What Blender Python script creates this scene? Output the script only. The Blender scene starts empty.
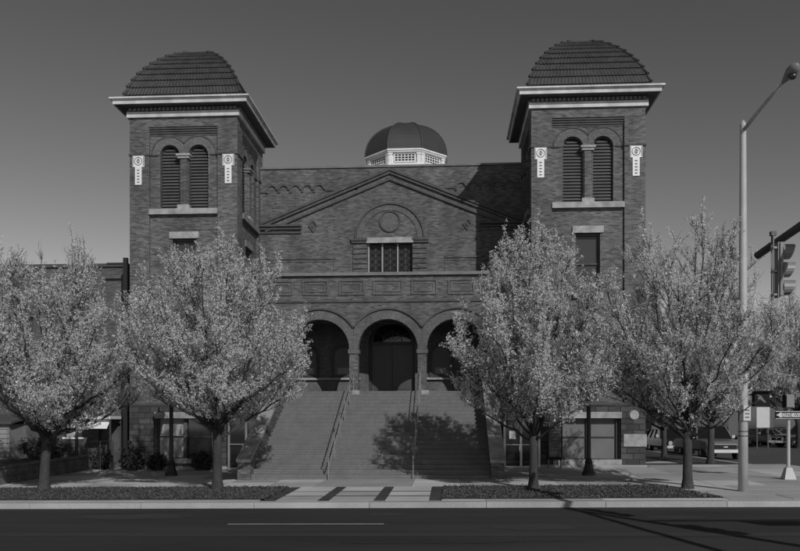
import bpy, math, random
import numpy as np
from mathutils import Vector, Matrix
from mathutils.geometry import tessellate_polygon
R = math.radians
random.seed(7)
scene = bpy.context.scene
COL = scene.collection

# ------------------------------------------------------------------ camera, sky, sun, exposure
TH = math.atan(48 / 800)                    # the camera looks a little left of the facade's normal
CT, ST = math.cos(TH), math.sin(TH)
EYE, HOR = 2.2, 423                         # eye height, horizon row of the photograph
cam_d = bpy.data.cameras.new("camera")
cam_d.sensor_width = 36
cam_d.lens = 36.0
cam_d.shift_y = (HOR - 275.5) / 800
cam_d.clip_end = 3000
cam = bpy.data.objects.new("camera", cam_d)
COL.objects.link(cam)
cam.location = (0, 0, EYE)
cam.rotation_euler = (R(90), 0, TH)
scene.camera = cam

SUN_AZ, SUN_EL = R(27), R(31)               # sun behind the camera, to the right
world = bpy.data.worlds.new("World")
scene.world = world
world.use_nodes = True
wn = world.node_tree.nodes
wl = world.node_tree.links
wn.clear()
sky = wn.new("ShaderNodeTexSky")
sky.sky_type = 'NISHITA'
sky.sun_disc = False
sky.sun_elevation = SUN_EL
sky.sun_rotation = R(180) - SUN_AZ
sky.air_density = 1.0
sky.dust_density = 0.0
sky.ozone_density = 1.5
sep = wn.new("ShaderNodeSeparateColor")
wl.new(sky.outputs[0], sep.inputs[0])
m1 = wn.new("ShaderNodeMath"); m1.operation = 'MULTIPLY'; m1.inputs[1].default_value = 1.0
m2 = wn.new("ShaderNodeMath"); m2.operation = 'MULTIPLY_ADD'; m2.inputs[1].default_value = 0.0
wl.new(sep.outputs[0], m1.inputs[0])
wl.new(sep.outputs[1], m2.inputs[0])
wl.new(m1.outputs[0], m2.inputs[2])
pw = wn.new("ShaderNodeMath"); pw.operation = 'POWER'; pw.inputs[1].default_value = 1.4   # contrast of red-filtered film
wl.new(m2.outputs[0], pw.inputs[0])
bg = wn.new("ShaderNodeBackground")
bg.inputs[1].default_value = 0.106
wl.new(pw.outputs[0], bg.inputs[0])
wo = wn.new("ShaderNodeOutputWorld")
wl.new(bg.outputs[0], wo.inputs[0])

sun_d = bpy.data.lights.new("sun", 'SUN')
sun_d.energy = 5.0
sun_d.angle = R(0.5)
sun_d.color = (1.0, 1.0, 1.0)               # black-and-white film: neutral light
sun = bpy.data.objects.new("sun", sun_d)
COL.objects.link(sun)
to_sun = Vector((math.sin(SUN_AZ) * math.cos(SUN_EL), -math.cos(SUN_AZ) * math.cos(SUN_EL), math.sin(SUN_EL)))
sun.rotation_euler = to_sun.to_track_quat('Z', 'Y').to_euler()
sun.location = (20, -20, 30)

scene.view_settings.view_transform = 'Standard'
scene.view_settings.look = 'None'
scene.view_settings.gamma = 1
scene.view_settings.use_curve_mapping = False
scene.view_settings.exposure = -0.92

# ------------------------------------------------------------------ pixels to places
def onY(px, py, Y):
    u = (px - 400) / 800
    t = Y / (CT + u * ST)
    return t * (-ST + u * CT), EYE + (HOR - py) / 800 * t
def zs(x, y):                                # the streets: rising a little to the right and away
    return .009 * max(-60, min(16, x)) + .018 * max(0, min(12, y - 20.9))
def zw(x, y):
    return .15 + zs(x, y)

# ------------------------------------------------------------------ materials
MATS = {}
ALB = .74
def new_mat(name):
    m = bpy.data.materials.new(name)
    m.use_nodes = True
    n = m.node_tree.nodes
    b = n["Principled BSDF"]
    MATS[name] = m
    return m, n, m.node_tree.links, b
def g3(v):
    return (v, v, v, 1)
def plain(name, v, rough=.7, var=.15, scale=3.0, fine=.08, metal=0, bump=.0, stretch=(1, 1, 1), spec=None, fscale=40):
    """grey value v varied by a broad and a fine noise in world space"""
    v *= ALB
    m, n, l, b = new_mat(name)
    geo = n.new("ShaderNodeNewGeometry")
    mp = n.new("ShaderNodeMapping"); mp.inputs['Scale'].default_value = stretch
    l.new(geo.outputs['Position'], mp.inputs[0])
    n1 = n.new("ShaderNodeTexNoise"); n1.inputs['Scale'].default_value = scale; n1.inputs['Detail'].default_value = 5
    n2 = n.new("ShaderNodeTexNoise"); n2.inputs['Scale'].default_value = fscale; n2.inputs['Detail'].default_value = 3
    l.new(mp.outputs[0], n1.inputs[0]); l.new(mp.outputs[0], n2.inputs[0])
    r1 = n.new("ShaderNodeMapRange")
    r1.inputs[1].default_value = .3; r1.inputs[2].default_value = .7
    r1.inputs[3].default_value = v * (1 - var); r1.inputs[4].default_value = v * (1 + var)
    l.new(n1.outputs[0], r1.inputs[0])
    r2 = n.new("ShaderNodeMapRange")
    r2.inputs[1].default_value = .3; r2.inputs[2].default_value = .7
    r2.inputs[3].default_value = 1 - fine; r2.inputs[4].default_value = 1 + fine
    l.new(n2.outputs[0], r2.inputs[0])
    mu = n.new("ShaderNodeMath"); mu.operation = 'MULTIPLY'
    l.new(r1.outputs[0], mu.inputs[0]); l.new(r2.outputs[0], mu.inputs[1])
    l.new(mu.outputs[0], b.inputs['Base Color'])
    b.inputs['Roughness'].default_value = rough
    b.inputs['Metallic'].default_value = metal
    if spec is not None:
        b.inputs['Specular IOR Level'].default_value = spec
    if bump:
        bp = n.new("ShaderNodeBump"); bp.inputs['Strength'].default_value = bump; bp.inputs['Distance'].default_value = .02
        l.new(n2.outputs[0], bp.inputs['Height']); l.new(bp.outputs[0], b.inputs['Normal'])
    return m
def brick(name, c1, c2, mortar, bw=.215, rh=.072, ms=.009, streak=.35, stain=.22, vertical=False, floor=False):
    c1, c2, mortar = c1 * ALB, c2 * ALB, mortar * ALB
    m, n, l, b = new_mat(name)
    geo = n.new("ShaderNodeNewGeometry")
    sp = n.new("ShaderNodeSeparateXYZ"); l.new(geo.outputs['Position'], sp.inputs[0])
    sn = n.new("ShaderNodeSeparateXYZ"); l.new(geo.outputs['True Normal'], sn.inputs[0])
    ab = n.new("ShaderNodeMath"); ab.operation = 'ABSOLUTE'; l.new(sn.outputs[0], ab.inputs[0])
    gt = n.new("ShaderNodeMath"); gt.operation = 'GREATER_THAN'; gt.inputs[1].default_value = .7; l.new(ab.outputs[0], gt.inputs[0])
    mx = n.new("ShaderNodeMix"); mx.data_type = 'FLOAT'
    l.new(gt.outputs[0], mx.inputs[0]); l.new(sp.outputs[0], mx.inputs[2]); l.new(sp.outputs[1], mx.inputs[3])
    az = n.new("ShaderNodeMath"); az.operation = 'ABSOLUTE'; l.new(sn.outputs[2], az.inputs[0])
    gz = n.new("ShaderNodeMath"); gz.operation = 'GREATER_THAN'; gz.inputs[1].default_value = .8; l.new(az.outputs[0], gz.inputs[0])
    my = n.new("ShaderNodeMix"); my.data_type = 'FLOAT'
    l.new(gz.outputs[0], my.inputs[0]); l.new(sp.outputs[2], my.inputs[2]); l.new(sp.outputs[1], my.inputs[3])
    cb = n.new("ShaderNodeCombineXYZ")
    l.new(mx.outputs[0], cb.inputs[0]); l.new(my.outputs[0], cb.inputs[1])
    bt = n.new("ShaderNodeTexBrick")
    bt.inputs['Color1'].default_value = g3(c1); bt.inputs['Color2'].default_value = g3(c2); bt.inputs['Mortar'].default_value = g3(mortar)
    bt.inputs['Scale'].default_value = 1
    bt.inputs['Mortar Size'].default_value = ms
    bt.inputs['Brick Width'].default_value = bw; bt.inputs['Row Height'].default_value = rh
    l.new(cb.outputs[0], bt.inputs[0])
    mp = n.new("ShaderNodeMapping"); mp.inputs['Scale'].default_value = (1.3, 9, 1)
    l.new(cb.outputs[0], mp.inputs[0])
    ns = n.new("ShaderNodeTexNoise"); ns.inputs['Scale'].default_value = 1.6; ns.inputs['Detail'].default_value = 4; ns.inputs['Roughness'].default_value = .7
    l.new(mp.outputs[0], ns.inputs[0])
    r1 = n.new("ShaderNodeMapRange"); r1.inputs[1].default_value = .3; r1.inputs[2].default_value = .72
    r1.inputs[3].default_value = 1 - streak; r1.inputs[4].default_value = 1 + streak * 1.3
    l.new(ns.outputs[0], r1.inputs[0])
    nb = n.new("ShaderNodeTexNoise"); nb.inputs['Scale'].default_value = .45; nb.inputs['Detail'].default_value = 4
    mq = n.new("ShaderNodeMapping"); mq.inputs['Scale'].default_value = (2.2, 2.2, .7)
    l.new(geo.outputs['Position'], mq.inputs[0]); l.new(mq.outputs[0], nb.inputs[0])
    r2 = n.new("ShaderNodeMapRange"); r2.inputs[1].default_value = .3; r2.inputs[2].default_value = .7
    r2.inputs[3].default_value = 1 - stain; r2.inputs[4].default_value = 1 + stain
    l.new(nb.outputs[0], r2.inputs[0])
    a = n.new("ShaderNodeMath"); a.operation = 'MULTIPLY'; l.new(r1.outputs[0], a.inputs[0]); l.new(r2.outputs[0], a.inputs[1])
    v = n.new("ShaderNodeVectorMath"); v.operation = 'SCALE'
    l.new(bt.outputs['Color'], v.inputs[0]); l.new(a.outputs[0], v.inputs['Scale'])
    l.new(v.outputs[0], b.inputs['Base Color'])
    b.inputs['Roughness'].default_value = .88
    b.inputs['Specular IOR Level'].default_value = .25
    bp = n.new("ShaderNodeBump"); bp.inputs['Strength'].default_value = .5; bp.inputs['Distance'].default_value = .006
    bp.invert = True
    l.new(bt.outputs['Fac'], bp.inputs['Height']); l.new(bp.outputs[0], b.inputs['Normal'])
    return m
def leafy(name, lo, hi, trans=.25):
    """petals and leaves: every little face its own grey"""
    m, n, l, b = new_mat(name)
    geo = n.new("ShaderNodeNewGeometry")
    r1 = n.new("ShaderNodeMapRange"); r1.inputs[3].default_value = lo; r1.inputs[4].default_value = hi
    l.new(geo.outputs['Random Per Island'], r1.inputs[0])
    l.new(r1.outputs[0], b.inputs['Base Color'])
    b.inputs['Roughness'].default_value = .8
    b.inputs['Specular IOR Level'].default_value = .2
    tr = n.new("ShaderNodeBsdfTranslucent"); l.new(r1.outputs[0], tr.inputs[0])
    mx = n.new("ShaderNodeMixShader"); mx.inputs[0].default_value = trans
    out = n["Material Output"]
    l.new(b.outputs[0], mx.inputs[1]); l.new(tr.outputs[0], mx.inputs[2]); l.new(mx.outputs[0], out.inputs[0])
    return m
def glass(name, v=.02, rough=.08):
    m, n, l, b = new_mat(name)
    b.inputs['Base Color'].default_value = g3(v)
    b.inputs['Roughness'].default_value = rough
    return m

brick('brick', .08, .19, .165, streak=.34, stain=.24)
brick('brick_arch', .12, .19, .16, bw=.075, rh=.11, streak=.2)
brick('brick_step', .20, .23, .16, bw=.105, rh=.159, ms=.008, streak=.08, stain=.08)
brick('brick_house', .09, .14, .13)
brick('brick_base', .06, .12, .045, bw=.5, rh=.24, ms=.02, streak=.3)
brick('paver', .07, .11, .05, bw=.2, rh=.1)
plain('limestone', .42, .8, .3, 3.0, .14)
plain('white_paint', .98, .55, .08, 2.5, .05)
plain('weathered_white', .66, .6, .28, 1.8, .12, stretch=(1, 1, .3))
plain('coping', .22, .85, .2, 2.0, .12)  # coping stone; also the shade-darkened trim on the tower side faces
plain('moulding', .10, .85, .25, 3.0, .15)
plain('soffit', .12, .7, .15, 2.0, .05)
plain('roof_tile', .060, .6, .25, 2.5, .25, fscale=14)
plain('dome_metal', .052, .65, .12, 1.2, .06)
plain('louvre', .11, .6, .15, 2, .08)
plain('dark_frame', .04, .5, .1, 3, .05)
plain('door_wood', .075, .45, .2, 2.0, .1, stretch=(6, 6, .4))
plain('aluminium', .42, .35, .08, 3, .04, metal=.6)
plain('asphalt', .053, .9, .24, .35, .12, bump=.3, stretch=(.35, 1.6, 1), fscale=60, spec=.2)
plain('asphalt_side', .075, .85, .14, .4, .12, bump=.2)
plain('asphalt_patch', .042, .85, .12, .8, .12, stretch=(.3, 1, 1))
plain('concrete', .50, .85, .13, .8, .1, bump=.15, fscale=30)
plain('concrete_b', .43, .85, .15, .8, .1, bump=.15, fscale=30)
plain('concrete_c', .68, .85, .12, .8, .1, bump=.15, fscale=30)
plain('joint', .10, .9, .2, 2, .1)
plain('soil', .05, .95, .3, 2, .3, bump=.5)
plain('lawn', .06, .95, .3, 1.5, .3)
plain('road_paint', .62, .6, .15, 3, .2)
plain('bark', .055, .9, .25, 4, .3, bump=.5, stretch=(1, 1, .35), fscale=25)
plain('twig', .05, .9, .2, 4, .2)
plain('iron_black', .018, .45, .1, 4, .05)
plain('galvanised', .55, .5, .1, 2.5, .06)
plain('signal_housing', .26, .5, .1, 4, .05)
plain('dark_metal', .07, .5, .1, 4, .05)
plain('stone_wall', .17, .9, .35, 2.2, .25, bump=.4, fscale=12)
plain('siding', .33, .7, .08, 1.5, .05)
plain('far_wall', .14, .85, .12, .3, .05)
plain('far_wall_light', .3, .85, .1, .3, .05)
plain('far_roof', .09, .85, .12, .3, .05)
plain('curtain', .42, .9, .12, 6, .08)
plain('blind', .20, .9, .1, 1.5, .05)
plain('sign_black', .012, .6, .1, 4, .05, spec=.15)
plain('sign_white', .7, .5, .05, 4, .05)
plain('rail_metal', .30, .45, .1, 4, .08)
plain('car_light', .17, .3, .04, 1, .02, spec=.6)
plain('car_dark', .02, .22, .05, 1, .02, spec=.6)
plain('car_mid', .09, .25, .05, 1, .02, spec=.6)
plain('chrome', .72, .25, .05, 3, .02, metal=.35)
plain('tyre', .018, .9, .1, 4, .1)
plain('hub', .35, .35, .1, 4, .05, metal=.7)
plain('headlamp', .55, .2, .05, 5, .02)
glass('glass_dark', .012, .06)
glass('glass_mid', .05, .15)
plain('glass_leaded', .018, .35, .5, 9, .4, spec=.2)
leafy('blossom', .56, .88, .45)
leafy('blossom_far', .38, .70, .30)
leafy('shrub_leaf', .035, .085, .2)
leafy('ivy_leaf', .05, .14, .15)

# ------------------------------------------------------------------ mesh builder
class MB:
    def __init__(self):
        self.v = []; self.f = []
    def q(self, *pts):
        i = len(self.v); self.v += [tuple(p) for p in pts]; self.f.append(tuple(range(i, i + len(pts))))
    def box(self, x0, x1, y0, y1, z0, z1):
        i = len(self.v)
        self.v += [(x0, y0, z0), (x1, y0, z0), (x1, y1, z0), (x0, y1, z0), (x0, y0, z1), (x1, y0, z1), (x1, y1, z1), (x0, y1, z1)]
        for a in ((3, 2, 1, 0), (4, 5, 6, 7), (0, 1, 5, 4), (1, 2, 6, 5), (2, 3, 7, 6), (3, 0, 4, 7)):
            self.f.append(tuple(i + k for k in a))
        return self
    def hexa(self, p):                        # 8 points: bottom 4, top 4
        i = len(self.v); self.v += [tuple(a) for a in p]
        for a in ((3, 2, 1, 0), (4, 5, 6, 7), (0, 1, 5, 4), (1, 2, 6, 5), (2, 3, 7, 6), (3, 0, 4, 7)):
            self.f.append(tuple(i + k for k in a))
        return self
    def bar(self, p0, p1, w, h, up=(0, 0, 1)):
        p0, p1 = Vector(p0), Vector(p1)
        d = (p1 - p0).normalized(); u = Vector(up)
        s = d.cross(u)
        if s.length < 1e-4: s = d.cross(Vector((1, 0, 0)))
        s.normalize(); u = s.cross(d).normalized()
        s *= w / 2; u *= h / 2
        return self.hexa([p0 - s - u, p0 + s - u, p1 + s - u, p1 - s - u, p0 - s + u, p0 + s + u, p1 + s + u, p1 - s + u])
    def tube(self, p0, p1, r0, r1=None, n=10, cap=True):
        r1 = r0 if r1 is None else r1
        p0, p1 = Vector(p0), Vector(p1)
        d = (p1 - p0).normalized()
        a = d.orthogonal().normalized(); b = d.cross(a)
        i = len(self.v)
        for p, r in ((p0, r0), (p1, r1)):
            for k in range(n):
                t = 2 * math.pi * k / n
                self.v.append(tuple(p + a * (r * math.cos(t)) + b * (r * math.sin(t))))
        for k in range(n):
            self.f.append((i + k, i + (k + 1) % n, i + n + (k + 1) % n, i + n + k))
        if cap:
            self.f.append(tuple(i + k for k in range(n - 1, -1, -1))); self.f.append(tuple(i + n + k for k in range(n)))
        return self
    def path(self, pts, rads, n=6):
        i0 = len(self.v); m = len(pts)
        pts = [Vector(p) for p in pts]
        a = None
        for j in range(m):
            d = (pts[min(j + 1, m - 1)] - pts[max(j - 1, 0)]).normalized()
            if a is None: a = d.orthogonal().normalized()
            a = (a - d * a.dot(d)).normalized(); b = d.cross(a)
            for k in range(n):
                t = 2 * math.pi * k / n
                self.v.append(tuple(pts[j] + a * (rads[j] * math.cos(t)) + b * (rads[j] * math.sin(t))))
        for j in range(m - 1):
            for k in range(n):
                self.f.append((i0 + j * n + k, i0 + j * n + (k + 1) % n, i0 + (j + 1) * n + (k + 1) % n, i0 + (j + 1) * n + k))
        self.f.append(tuple(i0 + k for k in range(n - 1, -1, -1))); self.f.append(tuple(i0 + (m - 1) * n + k for k in range(n)))
        return self
    def lathe(self, x, y, prof, n=12, rot=0):
        i = len(self.v)
        for r, z in prof:
            for k in range(n):
                t = rot + 2 * math.pi * k / n
                self.v.append((x + r * math.cos(t), y + r * math.sin(t), z))
        for j in range(len(prof) - 1):
            for k in range(n):
                self.f.append((i + j * n + k, i + j * n + (k + 1) % n, i + (j + 1) * n + (k + 1) % n, i + (j + 1) * n + k))
        self.f.append(tuple(i + k for k in range(n - 1, -1, -1)))
        self.f.append(tuple(i + (len(prof) - 1) * n + k for k in range(n)))
        return self
    def plate(self, outer, holes, fr, d0, d1):
        """2-D outline with holes, extruded from depth d0 to d1 through the frame fr(a, b, d)"""
        loops = [outer] + list(holes)
        flat = [p for lp in loops for p in lp]
        tris = tessellate_polygon([[Vector((p[0], p[1], 0)) for p in lp] for lp in loops])
        i = len(self.v); n = len(flat)
        self.v += [fr(a, b, d0) for a, b in flat] + [fr(a, b, d1) for a, b in flat]
        for t in tris:
            self.f.append(tuple(i + k for k in t)); self.f.append(tuple(i + n + k for k in reversed(t)))
        o = 0
        for lp in loops:
            m = len(lp)
            for k in range(m):
                a, b = o + k, o + (k + 1) % m
                self.f.append((i + a, i + b, i + n + b, i + n + a))
            o += m
        return self
    def ring(self, fr, ca, cb, r0, r1, t0, t1, d0, d1, n=24, half=None, sides=(-1, 1)):
        def ro(t):
            c = math.cos(t)
            if half and abs(c) > 1e-6 and (1 if c > 0 else -1) in sides: return max(r0 + .001, min(r1, half / abs(c)))
            return r1
        ang = [t0 + (t1 - t0) * k / n for k in range(n + 1)]
        pts = [(ca + ro(t) * math.cos(t), cb + ro(t) * math.sin(t)) for t in ang]
        pin = [(ca + r0 * math.cos(t0 + (t1 - t0) * k / n), cb + r0 * math.sin(t0 + (t1 - t0) * k / n)) for k in range(n + 1)]
        for k in range(n):
            self.hexa([fr(*pin[k], d0), fr(*pin[k + 1], d0), fr(*pts[k + 1], d0), fr(*pts[k], d0),
                       fr(*pin[k], d1), fr(*pin[k + 1], d1), fr(*pts[k + 1], d1), fr(*pts[k], d1)])
        return self
    def fbox(self, fr, a0, a1, b0, b1, d0, d1):
        return self.hexa([fr(a0, b0, d0), fr(a1, b0, d0), fr(a1, b0, d1), fr(a0, b0, d1),
                          fr(a0, b1, d0), fr(a1, b1, d0), fr(a1, b1, d1), fr(a0, b1, d1)])
    def build(self, name, mat, parent=None, smooth=False):
        root = parent
        while root is not None and root.parent is not None: root = root.parent
        o = Vector(root.location) if root is not None else Vector((0, 0, 0))
        me = bpy.data.meshes.new(name)
        me.from_pydata([(a - o.x, b - o.y, c - o.z) for a, b, c in self.v], [], self.f)
        me.materials.append(MATS[mat])
        if smooth:
            for p in me.polygons: p.use_smooth = True
        me.update()
        ob = bpy.data.objects.new(name, me)
        COL.objects.link(ob)
        if parent is not None: ob.parent = parent
        return ob
def empty(name, loc, label=None, cat=None, group=None):
    o = bpy.data.objects.new(name, None)
    o.empty_display_size = .3
    COL.objects.link(o); o.location = loc
    tag(o, label, cat, group)
    return o
def tag(o, label=None, cat=None, group=None, kind=None):
    if label: o['label'] = label
    if cat: o['category'] = cat
    if group: o['group'] = group
    if kind: o['kind'] = kind
    return o
def copy_tree(o, parent=None):
    c = o.copy(); COL.objects.link(c); c.parent = parent
    for ch in list(o.children): copy_tree(ch, c)
    return c
def fast_mesh(name, verts, quads, mat):
    """verts (n,3), quads (m,4) numpy"""
    me = bpy.data.meshes.new(name)
    me.vertices.add(len(verts)); me.vertices.foreach_set("co", verts.astype(np.float32).ravel())
    m = len(quads)
    me.loops.add(m * 4); me.loops.foreach_set("vertex_index", quads.astype(np.int32).ravel())
    me.polygons.add(m)
    me.polygons.foreach_set("loop_start", (np.arange(m) * 4).astype(np.int32))
    me.polygons.foreach_set("loop_total", np.full(m, 4, np.int32))
    me.materials.append(MATS[mat]); me.update(calc_edges=True); me.validate()
    return me
def confetti(rng, centres, per, spread, size, flat=0.0):
    """small randomly turned quads round every centre"""
    n = len(centres) * per
    c = np.repeat(centres, per, axis=0) + rng.normal(0, spread, (n, 3))
    u = rng.normal(size=(n, 3)); u /= np.linalg.norm(u, axis=1)[:, None]
    w = rng.normal(size=(n, 3)); w[:, 2] *= (1 - flat); w = np.cross(u, w); w /= np.linalg.norm(w, axis=1)[:, None]
    s = size * np.exp(rng.normal(-.05, .33, (n, 1)))
    u = u * s; w = w * s * .8
    v = np.stack([c - u * .5 - w * .2, c + w * .5 - u * .1, c + u * .5 + w * .15, c - w * .5 + u * .05], axis=1).reshape(-1, 3)
    return v, np.arange(n * 4).reshape(-1, 4)

# ================================================================== GROUND, ROADS
def sheet(name, poly_x, poly_y, zf, mat, kind='structure'):
    mb = MB()
    for i in range(len(poly_x) - 1):
        for j in range(len(poly_y) - 1):
            x0, x1, y0, y1 = poly_x[i], poly_x[i + 1], poly_y[j], poly_y[j + 1]
            mb.q((x0, y0, zf(x0, y0)), (x1, y0, zf(x1, y0)), (x1, y1, zf(x1, y1)), (x0, y1, zf(x0, y1)))
    o = mb.build(name, mat)
    return tag(o, kind=kind)
ground = sheet('ground', [-900, -60, -20, 16, 60, 900], [-300, 20.9, 32.9, 60, 1200], lambda x, y: zs(x, y) - .06, 'lawn')
KY = 20.80
road = sheet('road', [-300, -60, -20, 0, 16, 60, 300], [8.2, KY + .1], lambda x, y: zs(x, 0), 'asphalt')
side = sheet('side_street', [12.6, 16, 40, 60], [KY + .1, 26, 32.9, 45, 80, 300], lambda x, y: zs(x, y) + .004, 'asphalt_side')
near_walk = sheet('near_sidewalk', [-300, -60, 16, 300], [-40, 8.2], lambda x, y: zs(x, 0) + .13, 'concrete_b')
# broad tar band and seams along the road, lane dash
mb = MB()
for x0, x1, y0, y1 in [(-60, 16, 15.55, 16.05), (-60, 16, 17.78, 17.83), (-60, 16, 12.9, 13.0)]:
    xs = np.linspace(x0, x1, 40)
    for a, b in zip(xs[:-1], xs[1:]):
        mb.q((a, y0, zs(a, 0) + .004), (b, y0, zs(b, 0) + .004), (b, y1, zs(b, 0) + .004), (a, y1, zs(a, 0) + .004))
mb.build('tar_seam', 'asphalt_patch', road)
rr = random.Random(12)
for x0, y0, n, ang in ((-9, 19.6, 16, .1), (-2, 14.6, 18, -.2), (3.5, 19.0, 14, .25), (-12, 15.0, 12, .5), (6.5, 16.5, 12, -.4), (-6, 13.4, 10, 1.2)):
    mb = MB(); x, y = x0, y0
    for k in range(n):
        a = ang + rr.gauss(0, .45); L = rr.uniform(.15, .4); x2, y2 = x + L * math.cos(a), y + L * math.sin(a) * .6
        w = rr.uniform(.010, .022)
        mb.q((x, y - w, zs(x, 0) + .009), (x2, y2 - w, zs(x2, 0) + .009), (x2, y2 + w, zs(x2, 0) + .009), (x, y + w, zs(x, 0) + .009))
        x, y = x2, y2
    mb.build('road_crack', 'asphalt_patch', road)
for x0, y0, a, b in ((-7.6, 18.9, 1.5, .5), (1.8, 16.9, 1.0, .45), (-1.5, 19.3, .5, .3), (5.2, 18.6, .7, .3)):
    mb = MB(); n = 22
    mb.q(*[(x0 + a * math.cos(6.2832 * k / n) * (1 + .18 * math.sin(k * 2.3)), y0 + b * math.sin(6.2832 * k / n) * (1 + .2 * math.sin(k * 1.7)), zs(x0, 0) + .0045 + .009 * a * math.cos(6.2832 * k / n)) for k in range(n)])
    mb.build('road_patch', 'asphalt_patch', road)
mb = MB()
for a, b in [(-4.87, -1.4), (-13.9, -10.9)]:
    if b < -10: continue
    mb.q((a, 17.40, zs(a, 0) + .008), (b, 17.40, zs(b, 0) + .008), (b, 17.50, zs(b, 0) + .008), (a, 17.50, zs(a, 0) + .008))
mb.build('lane_line', 'road_paint', road)

# kerb stones
kerb = sheet('kerb', [-60, 14.4], [KY + .02, KY + .38], lambda x, y: zs(x, 0) + .02, 'joint')
x = -60.0; k = 0
while x < 14.0:
    w = 3.05
    a, b = x, min(x + w - .012, 14.4)
    h = random.uniform(-.004, .004)
    mb = MB().hexa([(a, KY, zs(a, 0) - .1), (b, KY, zs(b, 0) - .1), (b, KY + .42, zs(b, 0) - .1), (a, KY + .42, zs(a, 0) - .1),
                    (a, KY + .025, zw(a, KY) + h), (b, KY + .025, zw(b, KY) + h), (b, KY + .42, zw(b, KY) + h), (a, KY + .42, zw(a, KY) + h)])
    mb.build('kerb_stone', random.choice(['concrete', 'concrete', 'concrete_c', 'concrete_b']), kerb)
    x += w; k += 1
# side street kerb
mb = MB()
for (xa, ya), (xb, yb) in zip([(14.4, 20.8), (14.0, 31.5), (12.7, 34.0), (12.7, 60)], [(14.0, 31.5), (12.7, 34.0), (12.7, 60), (12.7, 140)]):
    mb.hexa([(xa - .3, ya, 0), (xa, ya, 0), (xb, yb, 0), (xb - .3, yb, 0),
             (xa - .3, ya, zw(xa, ya)), (xa, ya, zw(xa, ya)), (xb, yb, zw(xb, yb)), (xb - .3, yb, zw(xb, yb))])
tag(mb.build('side_street_kerb', 'concrete'), kind='structure')

# sidewalk: joint bed plus slabs
walk = sheet('sidewalk', [-60, -20, 0, 12.5, 14.2], [KY + .42, 26, 32.9, 35.4], lambda x, y: zw(x, y) - .03, 'joint')
walk2 = sheet('side_sidewalk', [8.2, 10.0], [35.4, 60, 120], lambda x, y: zw(x, y) - .004, 'concrete')
VY0, VY1 = 21.55, 25.0                      # planted verge between kerb and walk
def slab(x0, x1, y0, y1, mat, xs0=None, xs1=None, name='slab', lift=0.0):
    """x0,x1 at y0; xs0,xs1 at y1"""
    xs0 = x0 if xs0 is None else xs0; xs1 = x1 if xs1 is None else xs1
    h = random.uniform(-.003, .003) + lift
    mb = MB().hexa([(x0, y0, zw(x0, y0) - .08), (x1, y0, zw(x1, y0) - .08), (xs1, y1, zw(xs1, y1) - .08), (xs0, y1, zw(xs0, y1) - .08),
                    (x0, y0, zw(x0, y0) + h), (x1, y0, zw(x1, y0) + h), (xs1, y1, zw(xs1, y1) + h), (xs0, y1, zw(xs0, y1) + h)])
    return mb.build(name, mat, walk)
CM = ['concrete', 'concrete', 'concrete_b', 'concrete_c']
# walking strip behind the verge
ys = [25.02, 26.55, 28.1, 29.65, 31.2, 32.7, 34.2]
for j in range(len(ys) - 1):
    xx = -15.1
    while xx < 13.6:
        a, b = xx, min(xx + 1.55, 13.95)
        cy = (ys[j] + ys[j + 1]) / 2
        if not (-7.3 < a and b < 1.95 and cy > 27.6) and not (cy > 33 and (-13.4 < (a + b) / 2 < 8)):
            slab(a + .008, b - .008, ys[j] + .008, ys[j + 1] - .008, random.choice(CM))
        xx += 1.55
# crossing zone in front of the stairs: pale slabs between dark paver bands
bands = [(-4.95, -4.63), (-3.49, -3.19), (-1.985, -1.685), (-.495, -.18)]
for a, b in bands:
    slab(a + .005, b - .005, 21.24, VY1 + .01, 'paver', name='paver_band')
rows = [(21.24, 22.28), (22.47, 23.53), (23.72, 24.98)]
for (a, b), (c, d) in zip(bands[:-1], bands[1:]):
    for y0, y1 in rows:
        slab(b + .01, c - .01, y0, y1, random.choice(['concrete_c', 'concrete_c', 'concrete']))
    for y0, y1 in ((22.29, 22.46), (23.54, 23.71)):
        slab(b + .01, c - .01, y0, y1, 'paver', name='paver_strip')
# corner landing at the right of the verge
for j, (y0, y1) in enumerate([(21.23, 22.4), (22.4, 23.7), (23.7, 25.01)]):
    xx = 7.3 - j * .25
    while xx < 14:
        a, b = xx, min(xx + 1.6, 14.2)
        slab(a + .008, b - .008, y0 + .008, y1 - .008, random.choice(CM)); xx += 1.6
# thin strip between verge and kerb
xx = -60
while xx < 7.2:
    a, b = xx, xx + 3.05
    if b > 7.2: b = 7.28
    if not (a > -5.2 and b < .1):
        if a < -4.95 < b: b = -4.96
        if a < -.18 < b: a = -.17
        slab(a + .006, b - .006, 21.225, VY0 - .005, random.choice(CM))
    xx += 3.05
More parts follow.
